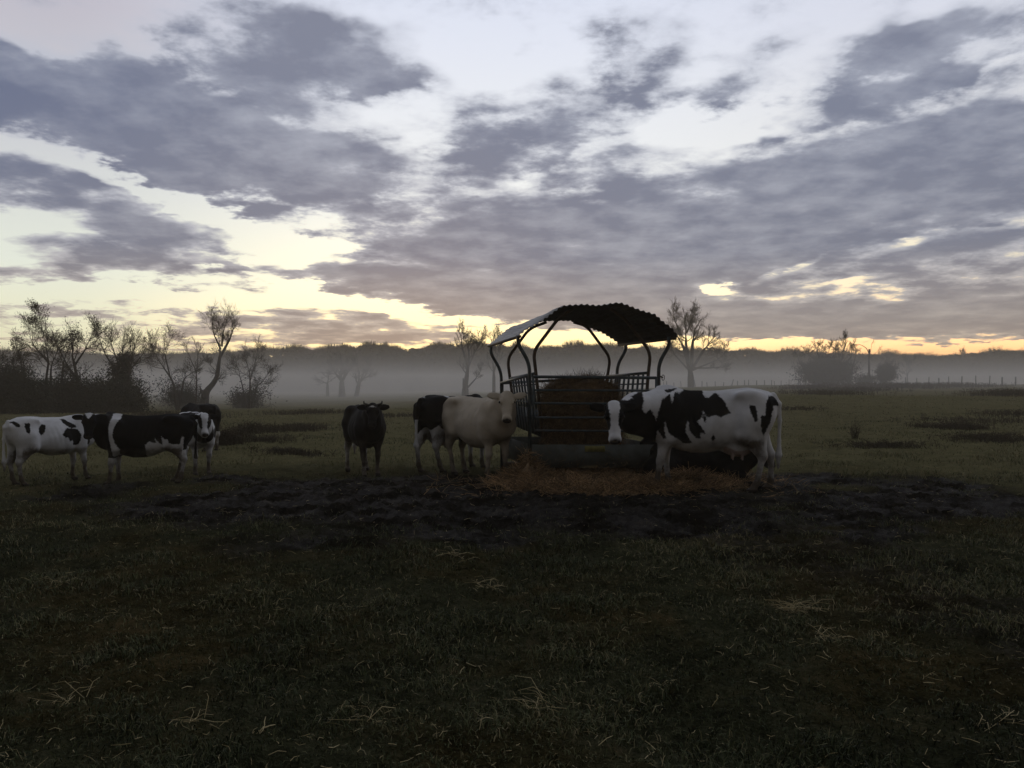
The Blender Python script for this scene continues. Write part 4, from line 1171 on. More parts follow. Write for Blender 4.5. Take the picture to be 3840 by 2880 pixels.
tree('bare_tree', 'low sprawling bare tree with arching limbs left of the crooked tree', 660, 60, [([(665, 1540), (650, 1430), (600, 1360), (560, 1320)], .13, .06, 1.7, 0), ([(668, 1540), (690, 1420), (740, 1380)], .10, .05, 1.3, .4), ([(640, 1420), (620, 1340), (632, 1290)], .08, .045, 1.5, -.3)],
     K3b, spread=.75, seed=13, leaves=300, group=GL)
tree('bare_tree', 'slender bare sapling standing straight just left of the crooked tree', 715, 61, [([(735, 1540), (738, 1400), (712, 1340), (705, 1275)], .07, .03, .9, 0), ([(738, 1400), (742, 1300)], .05, .025, .8, 0)], (3, 3, 3), spread=.4, seed=15, group=GL)
tree('pollard_tree', 'crooked bare tree bending right from a stump, round crown', 766, 64, [([(766, 1535), (770, 1470), (800, 1440), (815, 1410), (822, 1350), (832, 1300)], .42, .15, 1.9, 0), ([(822, 1345), (852, 1290), (870, 1255)], .18, .11, 1.8, .4), ([(828, 1310), (800, 1250)], .11, .08, 1.9, -.3), ([(766, 1480), (752, 1462), (750, 1448)], .22, .05, 0, 0), ([(832, 1300), (838, 1240)], .11, .08, 1.9, 0), ([(818, 1400), (785, 1365)], .05, .03, .8, 0)],
     (6, 6, 6), spread=.85, seed=17, wig=.18, cut=.86, gain=.80, group=GL)
tree('bare_tree', 'small spreading bare tree to the right of the crooked tree', 935, 62, [([(935, 1540), (938, 1430), (930, 1330)], .10, .05, 1.4, 0), ([(940, 1540), (960, 1450), (1000, 1420), (1030, 1405)], .09, .04, 1.3, .5), ([(930, 1540), (905, 1430), (880, 1350)], .08, .04, 1.3, -.4), ([(938, 1430), (965, 1330)], .05, .035, 1.2, .3)],
     K3b, spread=.75, seed=19, leaves=200, group=GL)
# faint trees out in the mist
tree('pollard_tree', 'faint thin tree at the left of three misty trees', 1228, 128, [([(1229, 1500), (1228, 1440), (1228, 1410)], .30, .18, 2.4, 0)], (4, 4, 4), seed=23, twig=.02, group=GM)
tree('pollard_tree', 'faint thick pollard in the middle of three misty trees', 1283, 124, [([(1283, 1500), (1281, 1430), (1279, 1405)], .75, .50, 2.8, 0), ([(1281, 1430), (1310, 1390)], .3, .2, 2.2, 0), ([(1281, 1430), (1250, 1390)], .3, .2, 2.2, 0)], (5, 4, 4), seed=25, twig=.02, group=GM)
tree('pollard_tree', 'faint leaning tree at the right of three misty trees', 1335, 126, [([(1334, 1500), (1345, 1440), (1350, 1410)], .48, .3, 2.5, 0), ([(1345, 1440), (1375, 1405)], .2, .15, 2.0, 0)], (5, 4, 4), seed=27, twig=.02, group=GM)
tree('pollard_tree', 'bare pollard with upright shoots and a broken stub left of the feeder', 1742, 92, [([(1743, 1510), (1745, 1450), (1752, 1400), (1760, 1330), (1762, 1290)], .55, .16, 2.3, 0), ([(1740, 1470), (1738, 1440), (1737, 1418)], .25, .10, 0, 0), ([(1752, 1455), (1780, 1425), (1805, 1390)], .16, .06, 1.2, .5), ([(1756, 1380), (1735, 1310), (1725, 1275)], .2, .10, 2.1, 0), ([(1758, 1370), (1790, 1300)], .2, .10, 2.1, .5)],
     (5, 5, 5), spread=.5, seed=29, up=.16, twig=.012, cut=.74, gain=.85, leaves=500, leaf_size=.09, group=GM)
tree('pollard_tree', 'thin bare tree rising just behind the left of the feeder', 1852, 94, [([(1852, 1510), (1852, 1400), (1845, 1310), (1835, 1270)], .26, .12, 2.3, 0), ([(1852, 1400), (1870, 1310)], .14, .10, 2.0, 0)], (5, 5, 5), spread=.5, seed=31, up=.16, twig=.012, cut=.74, gain=.85, leaves=500, leaf_size=.08, group=GM)
# by the fence on the right
tree('old_oak', 'big old bare tree with thick trunk behind the right end of the feeder', 2592, 96, [([(2592, 1475), (2590, 1400), (2575, 1330), (2560, 1295), (2545, 1225)], .52, .20, 2.7, 0), ([(2591, 1400), (2572, 1290), (2575, 1220)], .3, .18, 2.6, .6), ([(2592, 1390), (2597, 1290), (2605, 1230)], .34, .18, 2.8, -.6), ([(2594, 1385), (2640, 1310), (2675, 1280)], .26, .15, 2.7, .4),
     ([(2592, 1380), (2660, 1380), (2710, 1376), (2718, 1400)], .14, .06, 1.2, -.5), ([(2592, 1390), (2700, 1345), (2720, 1320)], .18, .09, 2.2, 1.0), ([(2590, 1395), (2530, 1330), (2515, 1300)], .18, .09, 2.0, -.8), ([(2547, 1240), (2530, 1200)], .15, .10, 2.2, 0), ([(2575, 1250), (2592, 1205)], .15, .10, 2.2, .5)],
     (6, 6, 6), spread=.75, seed=33, twig=.013, wig=.2, cut=.72, gain=.78, group=GR)
def thicket_tree(name, label, px, d, stems, blobs, seed, kids=(4, 4, 4), twig=.022, lf=.10, group=GR):
    b = base_at(px, d); g = Grow(seed, .22, .05, twig * .5); tp = []
    for poly, r0, r1, ln, dep in stems:
        pts = [px_local(x, y, d + dep, b) for x, y in poly]
        rr = [r0 + (r1 - r0) * i / (len(pts) - 1) for i in range(len(pts))]
        if ln > 0 and len(pts) > 2 and 'dead' not in name:
            pts[-1] = pts[-2].lerp(pts[-1], .25); ln *= 1.55; rr[-1] *= .7
        tp.append((pts, rr))
        if ln > 0:
            r1 = rr[-1]
            g.limb(pts[-1], (pts[-1] - pts[-2]).normalized(), ln, r1, 0, kids, .7)
    rng_ = np.random.default_rng(seed)
    root = empty(name, b); tag(root, label, 'bush' if 'bush' in name else 'tree', group)
    mb = MB()
    for pts, rr in tp: mb.tube(pts, rr, 7)
    V, Q = segs_mesh(g.big, 4)
    if len(V): mb.add(V, Q)
    mb.build('trunk', m_bark, root)
    P = ivy_points([(tuple(px_local(x, y, d, b)), r, n) for x, y, r, n in blobs], rng_)
    P = P[P[:, 2] > -.3]
    V2, Q2 = leaf_mesh(P, lf, rng_)
    # twigs through the bush as well as leaves
    P = P[:, :]; P = P[rng_.random(len(P)) < .62]
    V2, Q2 = leaf_mesh(P, lf, rng_)
    n = len(P) // 3; D = rng_.normal(0, 1, (n, 3)) + np.array((0, 0, .8)); D /= np.linalg.norm(D, axis=1)[:, None]
    T = np.concatenate([P[:n] - D * .35, P[:n] + D * .35, np.full((n, 1), twig), np.full((n, 1), twig * .6)], 1)
    V3, Q3 = segs_mesh(list(g.small) + [tuple(t) for t in T], 3)
    mesh_np('crown', np.concatenate([V2, V3]), np.concatenate([Q2, Q3 + len(V2)]), m_ivy, root, False)
    return root
thicket_tree('thorn_bush', 'broad dark thorn bush with bare branches on top by the fence', 3090, 88, [([(3090, 1450), (3060, 1350), (3015, 1315)], .14, .05, .65, 0), ([(3100, 1450), (3105, 1340), (3110, 1300)], .14, .05, .7, .5), ([(3110, 1450), (3160, 1340), (3165, 1285)], .16, .06, .75, -.5), ([(3120, 1450), (3190, 1340), (3200, 1308)], .12, .05, .65, 0),
     ([(3080, 1450), (3070, 1340), (3065, 1308)], .12, .05, .65, .4), ([(3160, 1320), (3172, 1290), (3172, 1275)], .08, .05, .5, 0), ([(3060, 1450), (3040, 1360), (3032, 1320)], .12, .05, .6, .3), ([(3120, 1450), (3130, 1350), (3135, 1305)], .12, .05, .6, -.3), ([(3130, 1450), (3148, 1350), (3150, 1300)], .12, .05, .6, .6), ([(3070, 1450), (3085, 1350), (3088, 1310)], .12, .05, .6, .1), ([(3040, 1430), (3000, 1360), (2985, 1325)], .1, .04, .5, 0), ([(3180, 1430), (3205, 1350), (3215, 1315)], .1, .04, .5, 0)], [(3100, 1385, (3.0, 1.6, 1.6), 9000), (3050, 1400, (2.2, 1.4, 1.2), 5000), (3160, 1400, (1.6, 1.3, 1.5), 4500), (3110, 1425, (3.4, 1.6, 1.0), 5000)], 35, kids=(5, 5, 5))
thicket_tree('dead_tree', 'dead snag with one hooked branch between the two fence bushes', 3259, 89, [([(3260, 1445), (3259, 1370), (3260, 1309)], .13, .10, 0, 0), ([(3259, 1325), (3248, 1305), (3232, 1295), (3222, 1292)], .05, .025, .5, 0), ([(3262, 1330), (3268, 1300)], .03, .02, .5, 0), ([(3262, 1345), (3285, 1322)], .03, .02, .6, 0)],
     [(3250, 1425, (1.3, .8, .7), 1400)], 37, kids=(3, 3))
thicket_tree('thorn_bush', 'small rounded dark bush right of the dead snag', 3322, 89, [([(3322, 1445), (3320, 1400)], .1, .06, 1.0, 0)], [(3325, 1395, (1.05, .9, 1.05), 3600), (3312, 1420, (.9, .8, .8), 2200)], 39)
tree('bare_tree', 'faint slim bare tree in the mist beyond the right fence', 3400, 125, [([(3402, 1450), (3402, 1410), (3398, 1370)], .16, .09, 1.6, 0), ([(3402, 1410), (3415, 1370)], .1, .07, 1.5, 0)], (4, 4, 3), seed=41, twig=.03, group=GR)

# dark undergrowth at the foot of the left thicket
for lab, blobs, px, d, seed in (
    ('dark bramble bush at the left edge under the thicket trees', [(30, 1465, (2.2, 1.6, 1.5), 8000), (-60, 1430, (2.4, 1.6, 2.1), 8000), (110, 1500, (2.0, 1.4, 1.2), 6000)], 30, 49, 51),
    ('dark bramble bush in the middle of the thicket, below the leaning tree', [(230, 1500, (2.3, 1.5, 1.3), 8000), (310, 1485, (1.8, 1.4, 1.5), 7000), (165, 1490, (1.5, 1.3, 1.3), 4000), (275, 1440, (1.2, 1.0, 1.1), 2500)], 240, 52, 53),
    ('dark bramble bush ending the thicket, below the ivy covered tree', [(400, 1500, (2.0, 1.5, 1.3), 7000), (480, 1490, (1.5, 1.3, 1.5), 6000), (520, 1515, (1.0, 1.1, 1.0), 3000), (370, 1460, (1.0, 1.0, 1.3), 2200)], 440, 54, 55),
    ('tangled bush at the foot of the crooked tree', [(680, 1490, (1.6, 1.3, 1.0), 2600), (650, 1450, (1.5, 1.2, 1.2), 1500), (735, 1510, (1.0, 1.0, .8), 1500)], 690, 62, 57),
    ('tangled bush at the foot of the small spreading tree', [(925, 1505, (1.4, 1.0, .8), 2200), (960, 1470, (1.4, 1.0, .9), 1300), (890, 1480, (1.0, 1.0, 1.0), 900)], 925, 63, 59)):
    thicket_tree('bramble_bush', lab, px, d, [([(px, 1530), (px + 5, 1480)], .06, .03, .9, 0), ([(px + 20, 1530), (px + 30, 1480)], .05, .03, .8, 0)], blobs, seed, twig=.016, lf=.075, group='bramble bushes under the thicket')

# ------------------------------------------------------------------ far wood across the misty meadow
FW = 215.0
prof_x = [-900, 0, 400, 700, 1000, 1060, 1120, 1200, 1300, 1400, 1440, 1480, 1530, 1545, 1600, 1650, 1750, 1800, 1900, 1960, 2050, 2120, 2160, 2230, 2330, 2420, 2500, 2600, 2750, 2850, 2950, 3050, 3150, 3300, 3400, 3480, 3560, 3660, 3770, 3900, 4800]
prof_y = [1325, 1330, 1330, 1330, 1328, 1318, 1312, 1314, 1303, 1298, 1292, 1304, 1314, 1302, 1294, 1291, 1294, 1297, 1303, 1311, 1309, 1312, 1303, 1300, 1303, 1301, 1308, 1314, 1317, 1322, 1331, 1333, 1334, 1334, 1331, 1334, 1329, 1330, 1322, 1326, 1322]
def wood_top(x, y):
    px = 1920 + x / y * F_PX
    return CAM_H + (1448 - np.interp(px, prof_x, prof_y)) / F_PX * y
rngf = np.random.default_rng(77)
nf = 90000
yy = FW + rngf.uniform(0, 16, nf) ; xx = rngf.uniform(-205, 205, nf) * (yy / FW)
lump = .5 + .5 * np.sin(xx * .55 + 2 * np.sin(xx * .13)) * np.sin(xx * .21 + 1)
top = wood_top(xx, yy) + (1.0 * (lump - .6) + .22 * np.sin(xx * 1.3 + 2 * np.sin(xx * .37)) + .35 * np.sin(xx * .083 + 1))
zz = top * np.where(rngf.random(nf) < .45, 1 - np.abs(rngf.normal(0, .05, nf)), rngf.uniform(.0, 1.0, nf) ** .8)
P = np.stack([xx, yy, zz], 1)
V, Q = leaf_mesh(P, .55, rngf)
# solid mass behind the outer sprays
gx = np.linspace(-215, 215, 700); vs = []
for yo, f in ((4.0, 0.0), (3.0, .55), (4.0, .80), (7.0, .93), (12.0, .90), (18.0, 0.0)):
    x_ = gx * (1 + yo / FW); y_ = FW + yo + .8 * np.sin(gx * .9 + yo)
    l_ = .5 + .5 * np.sin(gx * .55 + 2 * np.sin(gx * .13)) * np.sin(gx * .21 + 1)
    z_ = wood_top(x_, y_) * f + (.6 * (l_ - .5) + .35 * np.sin(gx * 2.1 + yo)) * (f > 0) - (3 if f == 0 else 0)
    vs.append(np.stack([x_, y_, z_], 1))
VV = np.concatenate(vs); q = []
for k in range(5):
    i = np.arange(699) + k * 700; q.append(np.stack([i, i + 1, i + 701, i + 700], 1))
QQ = np.concatenate(q)
# fine twigs along the skyline
nt_ = 26000
tx = rngf.uniform(-205, 205, nt_); ty = FW + rngf.uniform(1, 10, nt_); tl = .5 + .5 * np.sin(tx * .55 + 2 * np.sin(tx * .13)) * np.sin(tx * .21 + 1)
tz0 = wood_top(tx, ty) + 1.0 * (tl - .75) + .22 * np.sin(tx * 1.3 + 2 * np.sin(tx * .37)) + .35 * np.sin(tx * .083 + 1)
ang = rngf.normal(0, .5, nt_); ln = rngf.uniform(.4, 1.5, nt_) * (.5 + tl)
T = np.stack([tx, ty, tz0, tx + np.sin(ang) * ln, ty, tz0 + np.cos(ang) * ln, np.full(nt_, .05), np.full(nt_, .02)], 1)
V3, Q3 = segs_mesh(T, 3)
o = mesh_np('far_wood', np.concatenate([V, VV, V3]), np.concatenate([Q, QQ + len(V), Q3 + len(V) + len(VV)]), m_twig, None, False)
tag(o, 'long bare wood along the horizon beyond the mist', 'wood', kind='stuff')
for i, (px, top, d, w, lab) in enumerate(((1440, 1281, 212, 2.6, 'round crowned bare tree standing above the wood skyline, left of the feeder'), (3608, 1300, 205, 2.2, 'leafy topped tree on the skyline by itself, at the right'), (3690, 1310, 205, 2.0, 'low tree with a round top on the skyline, right of the leafy topped one'), (1375, 1290, 212, 2.0, 'smaller bushy tree on the wood skyline left of the round crowned one'))):
    tree('skyline_tree', lab, px, d, [([(px, 1400), (px + 3, top + 40), (px + 2, top + 34)], .22, .12, w * .8, 0)], (6, 6, 5), spread=.9, seed=60 + i, twig=.02, cut=.9, gain=.9, group='trees standing out on the skyline')

# ------------------------------------------------------------------ fence posts on the right
m_post = noisy_mat('grey_weathered_post', (.10, .09, .075), (.05, .045, .04), scale=7, rough=.9)
rngp = random.Random(4)
PX = [2490, 2500, 2528, 2554, 2608, 2632, 2652, 2683, 2713, 2742, 2766, 2793, 2807, 2838, 2868, 2893, 2905, 2929, 2959, 2992, 3020, 3060, 3130, 3180, 3240, 3282, 3397, 3439, 3482, 3521, 3558, 3606, 3660, 3711, 3758, 3808]
POSTN = {}
for i, px in enumerate(PX):
    t = (px - 2490) / (3840 - 2490)
    d = 118 - 30 * t
    top = 1432 - 24 * t + rngp.uniform(-3, 5) - (9 if px in (2742, 2608) else 0)
    b = at(px, 1440, d); b.z = tz(b.x, b.y) - .15
    tp = at(px + rngp.uniform(-2, 2) + (8 if px == 2742 else -6 if px == 2608 else 0), top, d) - b
    if tp.z < .75: tp.z = .75
    side = 'behind the cow' if px < 2870 else ('near the thorn bush' if px < 3350 else 'right of the small bush')
    lab = {2742: 'tall leaning fence post behind the black and white cow, taller than its neighbours', 2608: 'leaning fence post just right of the big old trunk'}.get(px)
    if lab is None: lab = f'plain grey wooden fence post in the row {side}'
    r_ = rngp.uniform(.05, .085)
    mb = MB(); mb.tube([(0, 0, 0), tuple(tp * .55 + Vector((rngp.uniform(-.02, .02), 0, 0))), tuple(tp)], [r_, r_ * .97, r_ * .9], 8)
    o = mb.build('fence_post', m_post, None); o.location = b
    tag(o, lab, 'fence post', 'fence posts along the bank on the right')
# ------------------------------------------------------------------ pasture
_lat = np.random.default_rng(3).random((256, 256))
def vnoise(x, y):
    xi = np.floor(x).astype(int); yi = np.floor(y).astype(int); fx = x - xi; fy = y - yi
    fx = fx * fx * fx * (fx * (fx * 6 - 15) + 10); fy = fy * fy * fy * (fy * (fy * 6 - 15) + 10)
    g = lambda a, b: _lat[a & 255, b & 255]
    return (g(xi, yi) * (1 - fx) + g(xi + 1, yi) * fx) * (1 - fy) + (g(xi, yi + 1) * (1 - fx) + g(xi + 1, yi + 1) * fx) * fy
def fbm(x, y, s, n=4, gain=.5):
    t = 0; a = 1; tot = 0
    for k in range(n):
        c, sn = math.cos(k * 1.1), math.sin(k * 1.1)
        t = t + a * vnoise((x * c - y * sn) * s + 17.3 * k, (x * sn + y * c) * s + 5.1 * k); tot += a; a *= gain; s *= 2.03
    return t / tot - .5

def mud_mask(x, y):
    """1 where cattle have trodden the sward to mud round the feeder."""
    r = ((x - .8) / 6.8) ** 2 + ((y - 10.9) / 3.3) ** 2
    m = sstep(1.55, .20, r + 2.2 * fbm(x, y, .6, 5))
    fore = sstep(.02, .22, fbm(x + 40, y, .42, 4)) * sstep(14, 11, y) * .50
    return np.maximum(m, fore)
def field_mask(x, y):
    """1 on the paler, drier pasture beyond the trodden ground."""
    return sstep(9.8, 19.0, y + 4.5 * fbm(x, y, .30, 4) + sstep(4, 9, np.abs(x - .5)) * 2.6 * sstep(7, 11, y))

def lumps(x, y):
    m = mud_mask(x, y)
    near = sstep(40, 12, y)
    h = fbm(x, y, 1.6, 3) * .09 + fbm(x, y, 5.2, 3) * (.06 + .035 * m) * near + fbm(x, y, 12.0, 3) * (.035 + .085 * m) * sstep(22, 8, y)
    return h + fbm(x, y, .5, 2) * .10 * sstep(6, 20, y)

na, nr = 1250, 560
ang = np.radians(np.linspace(-66, 66, na)); rad = np.concatenate([np.geomspace(1.2, 60, nr - 90), np.geomspace(60.8, 345, 90)])
A, Rr = np.meshgrid(ang, rad)
X = Rr * np.sin(A); Y = Rr * np.cos(A) - .8
H = terrain(X, Y) + lumps(X, Y) * sstep(-1, 1, Y)
V = np.stack([X, Y, H], -1).reshape(-1, 3)
i, j = np.meshgrid(np.arange(na - 1), np.arange(nr - 1)); b0 = (j * na + i).ravel()
Q = np.stack([b0, b0 + 1, b0 + na + 1, b0 + na], 1)
m_soil, gnt, gb = new_mat('pasture')
def gattr(n):
    a = gnt.nodes.new('ShaderNodeAttribute'); a.attribute_name = n; return S(gnt, a.outputs['Fac'])
tcg = tex_obj(gnt)
n1 = noise_tex(gnt, tcg, 1.7, 6.0, .65); n2 = noise_tex(gnt, tcg, 14.0, 5.0, .65); n3 = noise_tex(gnt, tcg, 60.0, 3.0, .6)
mix3 = n1 * .35 + n2 * .35 + n3 * .30
trod = ramp(gnt, mix3, [(.38, (.0075, .0078, .0046)), (.46, (.018, .019, .0095)), (.54, (.034, .035, .018)), (.64, (.070, .062, .036))])
mudc = ramp(gnt, mix3, [(.38, (.0024, .0022, .0018)), (.47, (.0066, .0058, .0046)), (.54, (.0145, .0125, .0098)), (.62, (.042, .036, .028))])
n0 = noise_tex(gnt, tcg, .55, 4.0, .6)
trod = mix_rgb(gnt, n0.step(.44, .60), trod, mix_rgb(gnt, 1.0, trod, (1.25, .98, .80), 'MULTIPLY'))
past = ramp(gnt, mix3, [(.36, (.050, .045, .022)), (.46, (.092, .085, .041)), (.55, (.128, .116, .056)), (.66, (.175, .150, .080))])
gc = mix_rgb(gnt, gattr('field'), trod, past)
gc = mix_rgb(gnt, (gattr('mud') + (n2 - .5) * .7).step(.25, .75), gc, mudc)
gnt.links.new(gc.s, gb.inputs['Base Color'])
wet = (gattr('mud') + (n2 - .5) * .7).step(.35, .85) * n1.step(.42, .58)
gnt.links.new(wet.madd(.05, 0.0).s, gb.inputs['Specular IOR Level']); gnt.links.new(wet.madd(-.15, .85).s, gb.inputs['Roughness'])
bump(gnt, gb, n2 * .6 + n3 * .4, .9, .05)
ground = mesh_np('ground', V, Q, m_soil, None, True, {'mud': mud_mask(X, Y).ravel(), 'field': field_mask(X, Y).ravel()})
tag(ground, kind='structure')

# grass: bent three-sided blades, short and trodden near by, taller in tufts farther out
m_grass, nt2, gb2 = new_mat('grass_blades')
a_ = nt2.nodes.new('ShaderNodeAttribute'); a_.attribute_name = 'tint'
gcol = ramp(nt2, a_.outputs['Fac'], [(0.0, (.012, .014, .007)), (.35, (.048, .060, .027)), (.6, (.096, .102, .046)), (.8, (.155, .140, .070)), (.94, (.19, .165, .09)), (1.0, (.30, .25, .14))])
nt2.links.new(gcol.s, gb2.inputs['Base Color']); gb2.inputs['Roughness'].default_value = .6; gb2.inputs['Specular IOR Level'].default_value = .05
def blades(x, y, ln, w, lean, tint, rng_):
    n = len(x)
    z = terrain(x, y) + lumps(x, y) - .006
    a = rng_.uniform(0, 2 * math.pi, n); d = np.stack([np.cos(a), np.sin(a), 0 * a], 1)
    b = rng_.uniform(0, 2 * math.pi, n); sd = np.stack([np.cos(b), np.sin(b), 0 * b], 1) * w[:, None]
    p = np.stack([x, y, z], 1); up = np.array((0, 0, 1.0))
    p1 = p + up * (ln * .55)[:, None] + d * (ln * lean * .35)[:, None]
    p2 = p + up * (ln * (1 - .45 * lean))[:, None] + d * (ln * lean)[:, None]
    V = np.stack([p - sd, p + sd, p1 + sd * .8, p1 - sd * .8, p2], 1).reshape(-1, 3)
    k = (np.arange(n) * 5)[:, None]
    return V, np.concatenate([k, k + 1, k + 2, k + 3], 1), np.concatenate([k + 3, k + 2, k + 4], 1), np.repeat(tint, 5)
rg = np.random.default_rng(21)
parts = []
def scatter(n, y0, y1, half, keep):
    """Even in the view: nearer ground gets more blades per square metre."""
    y = np.exp(rg.uniform(math.log(y0), math.log(y1), n)); x = rg.uniform(-1, 1, n) * (half * y + 1.2)
    k = keep(x, y) > rg.random(n)
    return x[k], y[k]
x, y = scatter(330000, 2.2, 13.5, .74, lambda x, y: (1 - .94 * mud_mask(x, y)) * (.30 + 1.6 * (fbm(x, y, 2.2, 3) + .06).clip(0, 1) * 1.5))
n = len(x); tuft = (fbm(x, y, 2.2, 3) + .15).clip(0, .6)
parts.append(blades(x, y, rg.uniform(.02, .055, n) * (.75 + 2.4 * tuft), rg.uniform(.0010, .0024, n) * (1 + .12 * y), rg.uniform(.3, 1.25, n), np.clip(rg.normal(.40, .22, n) + .05 + .9 * fbm(x, y, .55, 4) + (rg.random(n) < .03) * .5, 0, 1), rg))
x, y = scatter(210000, 12.5, 60, .80, lambda x, y: field_mask(x, y) * (1 - mud_mask(x, y)) * (.25 + 2.6 * (fbm(x, y, 1.1, 4) + .03).clip(0, 1)))
n = len(x); tuft = (fbm(x, y, 1.1, 4) + .05).clip(0, .6)
parts.append(blades(x, y, rg.uniform(.03, .09, n) * (.8 + 2.4 * tuft), rg.uniform(.0025, .0055, n) * (.5 + .05 * y), rg.uniform(.2, 1.0, n), np.clip(rg.normal(.70, .13, n) + .6 * fbm(x, y, .3, 3), 0, 1), rg))
V = np.concatenate([p[0] for p in parts]); off = 0; q = []; t = []; tt = []
for p in parts:
    q.append(p[1] + off); t.append(p[2] + off); tt.append(p[3]); off += len(p[0])
o = mesh_np('grass', V, [np.concatenate(q), np.concatenate(t)], m_grass, None, False, {'tint': np.concatenate(tt)})
tag(o, 'short trodden grass and paler tufts all over the pasture', 'grass', kind='stuff')

# darker rank weeds and rushes standing in the field
m_weed = noisy_mat('brown_weeds', (.060, .048, .030), (.034, .029, .019), scale=4, rough=.9, spec=.1)
PATCH = [  # photo px, depth, half length, half depth, height, stems
    (1010, 27, 1.9, 1.4, .30, 400), (940, 25, .5, .4, .42, 120), (1130, 29, .9, .8, .26, 220), (880, 22, .5, .3, .32, 100), (1000, 21.0, .8, .5, .2, 160), (850, 20, .5, .4, .38, 260),
    (3200, 68, 3.6, 2.5, .35, 700), (3100, 60, 3.2, 2.5, .35, 700), (3330, 78, 7.0, 3.0, .55, 1400), (3020, 74, 2.6, 2.2, .4, 500), (3780, 58, 3.0, 2.5, .5, 800), (3560, 84, 6.0, 2.5, .5, 700), (3650, 30, 2.6, 1.9, .20, 300), (3800, 33, 1.8, 1.6, .28, 260), (3480, 27, .9, .6, .20, 180),
    (3205, 22, .10, .1, .40, 26), (3620, 26, .9, .5, .24, 300), (1480, 40, 2.4, 1.6, .22, 240), (620, 42, 2.6, 1.8, .4, 500), (1160, 48, 3.2, 2.0, .32, 420), (2960, 40, 1.8, 1.2, .22, 200), (1100, 17.5, .8, .4, .14, 260), (3300, 19, 1.1, .5, .16, 300), (3720, 21, 1.2, .6, .2, 420)]
wx = []; wy = []; wl = []
for px, d, hx, hy, hh, n in PATCH:
    c = at(px, 1450, d)
    wx.append(c.x + rg.normal(0, .5, n) * hx); wy.append(d + rg.normal(0, .5, n) * hy); wl.append(rg.uniform(.35, 1.1, n) * hh)
wx = np.concatenate(wx); wy = np.concatenate(wy); wl = np.concatenate(wl); n = len(wx)
p = np.stack([wx, wy, terrain(wx, wy) + lumps(wx, wy) - .02], 1)
tip = p + np.stack([rg.normal(0, .22, n) * wl, rg.normal(0, .22, n) * wl, wl], 1)
T = np.concatenate([p, tip, (.004 + .00016 * wy)[:, None] * np.ones((n, 1)), (.002 + .00010 * wy)[:, None]], 1)
tw = rg.integers(0, n, n * 2); f = rg.uniform(.3, .95, (n * 2, 1)); s0 = p[tw] * (1 - f) + tip[tw] * f
s1 = s0 + np.stack([rg.normal(0, .12, n * 2), rg.normal(0, .12, n * 2), rg.uniform(.02, .14, n * 2)], 1) * (.4 + wl[tw])[:, None]
T2 = np.concatenate([s0, s1, (.003 + .00014 * wy[tw])[:, None], (.002 + .0001 * wy[tw])[:, None]], 1)
V, Q = segs_mesh(np.concatenate([T, T2]), 3)
o = mesh_np('weeds', V, Q, m_weed)
tag(o, 'dark brown withered weeds and rushes standing in clumps in the field', 'weeds', kind='stuff')

# straw and torn leaves dropped on the near ground
m_pale, nt3, b3 = new_mat('pale_straw')
_t = tex_obj(nt3); _f = noise_tex(nt3, _t, 5.0, 3.0)
_c = mix_rgb(nt3, _f.step(.35, .65), (.46, .375, .19), (.30, .235, .10)); nt3.links.new(_c.s, b3.inputs['Base Color']); b3.inputs['Roughness'].default_value = .7
def gz(x, y): return terrain(x, y) + lumps(x, y)
n = 1900
y = np.exp(rg.uniform(math.log(2.8), math.log(12.5), n)); x = rg.uniform(-1, 1, n) * (.70 * y + .6)
a = rg.uniform(0, 2 * math.pi, n); D = np.stack([np.cos(a), np.sin(a), rg.normal(.05, .18, n)], 1)
V, Q = strands(np.stack([x, y, gz(x, y) + .012], 1), D, rg.uniform(.012, .085, n), rg.uniform(.0007, .002, n) * (1 + .05 * y), .7, rg, m_pale, 'x')
o = mesh_np('straw_litter', V, Q, m_pale)
tag(o, 'loose pale stalks of straw strewn over the dark grass', 'straw litter', kind='stuff')
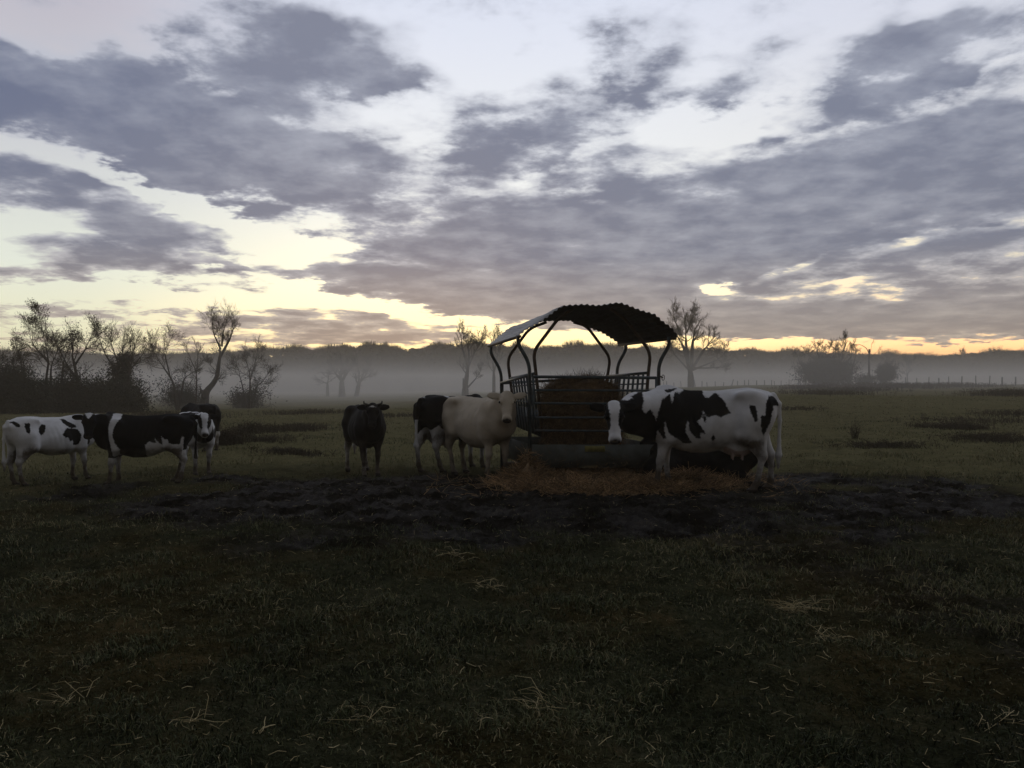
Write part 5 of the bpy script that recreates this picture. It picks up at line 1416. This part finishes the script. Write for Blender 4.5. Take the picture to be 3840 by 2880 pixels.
WISPS = [  # photo px, py, spread, stalks, length, label
    (2040, 2640, .085, 30, .17, 'pale arching tangle of straw on the dark grass, largest near the bottom edge'),
    (2990, 2282, .20, 90, .15, 'flat yellowish heap of straw on the grass, to the right of centre'),
    (735, 2690, .06, 16, .13, 'small yellowish twist of straw, bottom left'),
    (1375, 2690, .045, 8, .15, 'V shaped scrap of pale straw near the bottom, left of the arching tangle'),
    (975, 2735, .03, 7, .09, 'two broad pale torn leaves on the grass near the bottom'),
    (265, 2620, .09, 14, .16, 'thin dry stalks lying near the bottom left corner'),
    (1830, 2210, .10, 36, .13, 'yellow wisp of straw near the middle of the foreground'),
    (1690, 2110, .14, 26, .16, 'thin pale line of straw just beyond the yellow wisp'),
    (3110, 2390, .12, 20, .12, 'grey scraps of straw just this side of the flat heap'),
    (3740, 2705, .07, 26, .12, 'orange straw wisp at the right edge'),
    (2480, 2560, .05, 14, .09, 'grey crumpled scrap of straw right of the arching tangle'),
    (215, 2200, .14, 18, .14, 'faint wisp of straw at the far left of the foreground')]
for k, (px, py, sp, cnt, ln, lab) in enumerate(WISPS):
    d = CAM_H * F_PX / (py - 1448); c = at(px, py, d)
    c.z = float(gz(np.array(c.x), np.array(c.y)))
    sp = min(sp, ln * .45); x = rg.normal(0, sp, cnt).clip(-1.6 * sp, 1.6 * sp); y = rg.normal(0, sp * .7, cnt).clip(-sp, sp)
    zz = gz(x + c.x, y + c.y) - c.z
    a = rg.uniform(0, math.pi) + rg.normal(0, .75, cnt) + (rg.random(cnt) < .5) * math.pi; D = np.stack([np.cos(a), np.sin(a), rg.normal(.02, .10, cnt)], 1)
    w = rg.uniform(.0012, .0024, cnt) * (1.6 if 'leaves' in lab else 1.0)
    V, Q = strands(np.stack([x, y, zz + .008], 1), D, rg.uniform(.55, 1.15, cnt) * ln, w, .9, rg, m_pale, 'x')
    o = mesh_np('straw_wisp', V, Q, m_pale); o.location = c
    tag(o, lab, 'straw', 'wisps of straw dropped on the foreground')
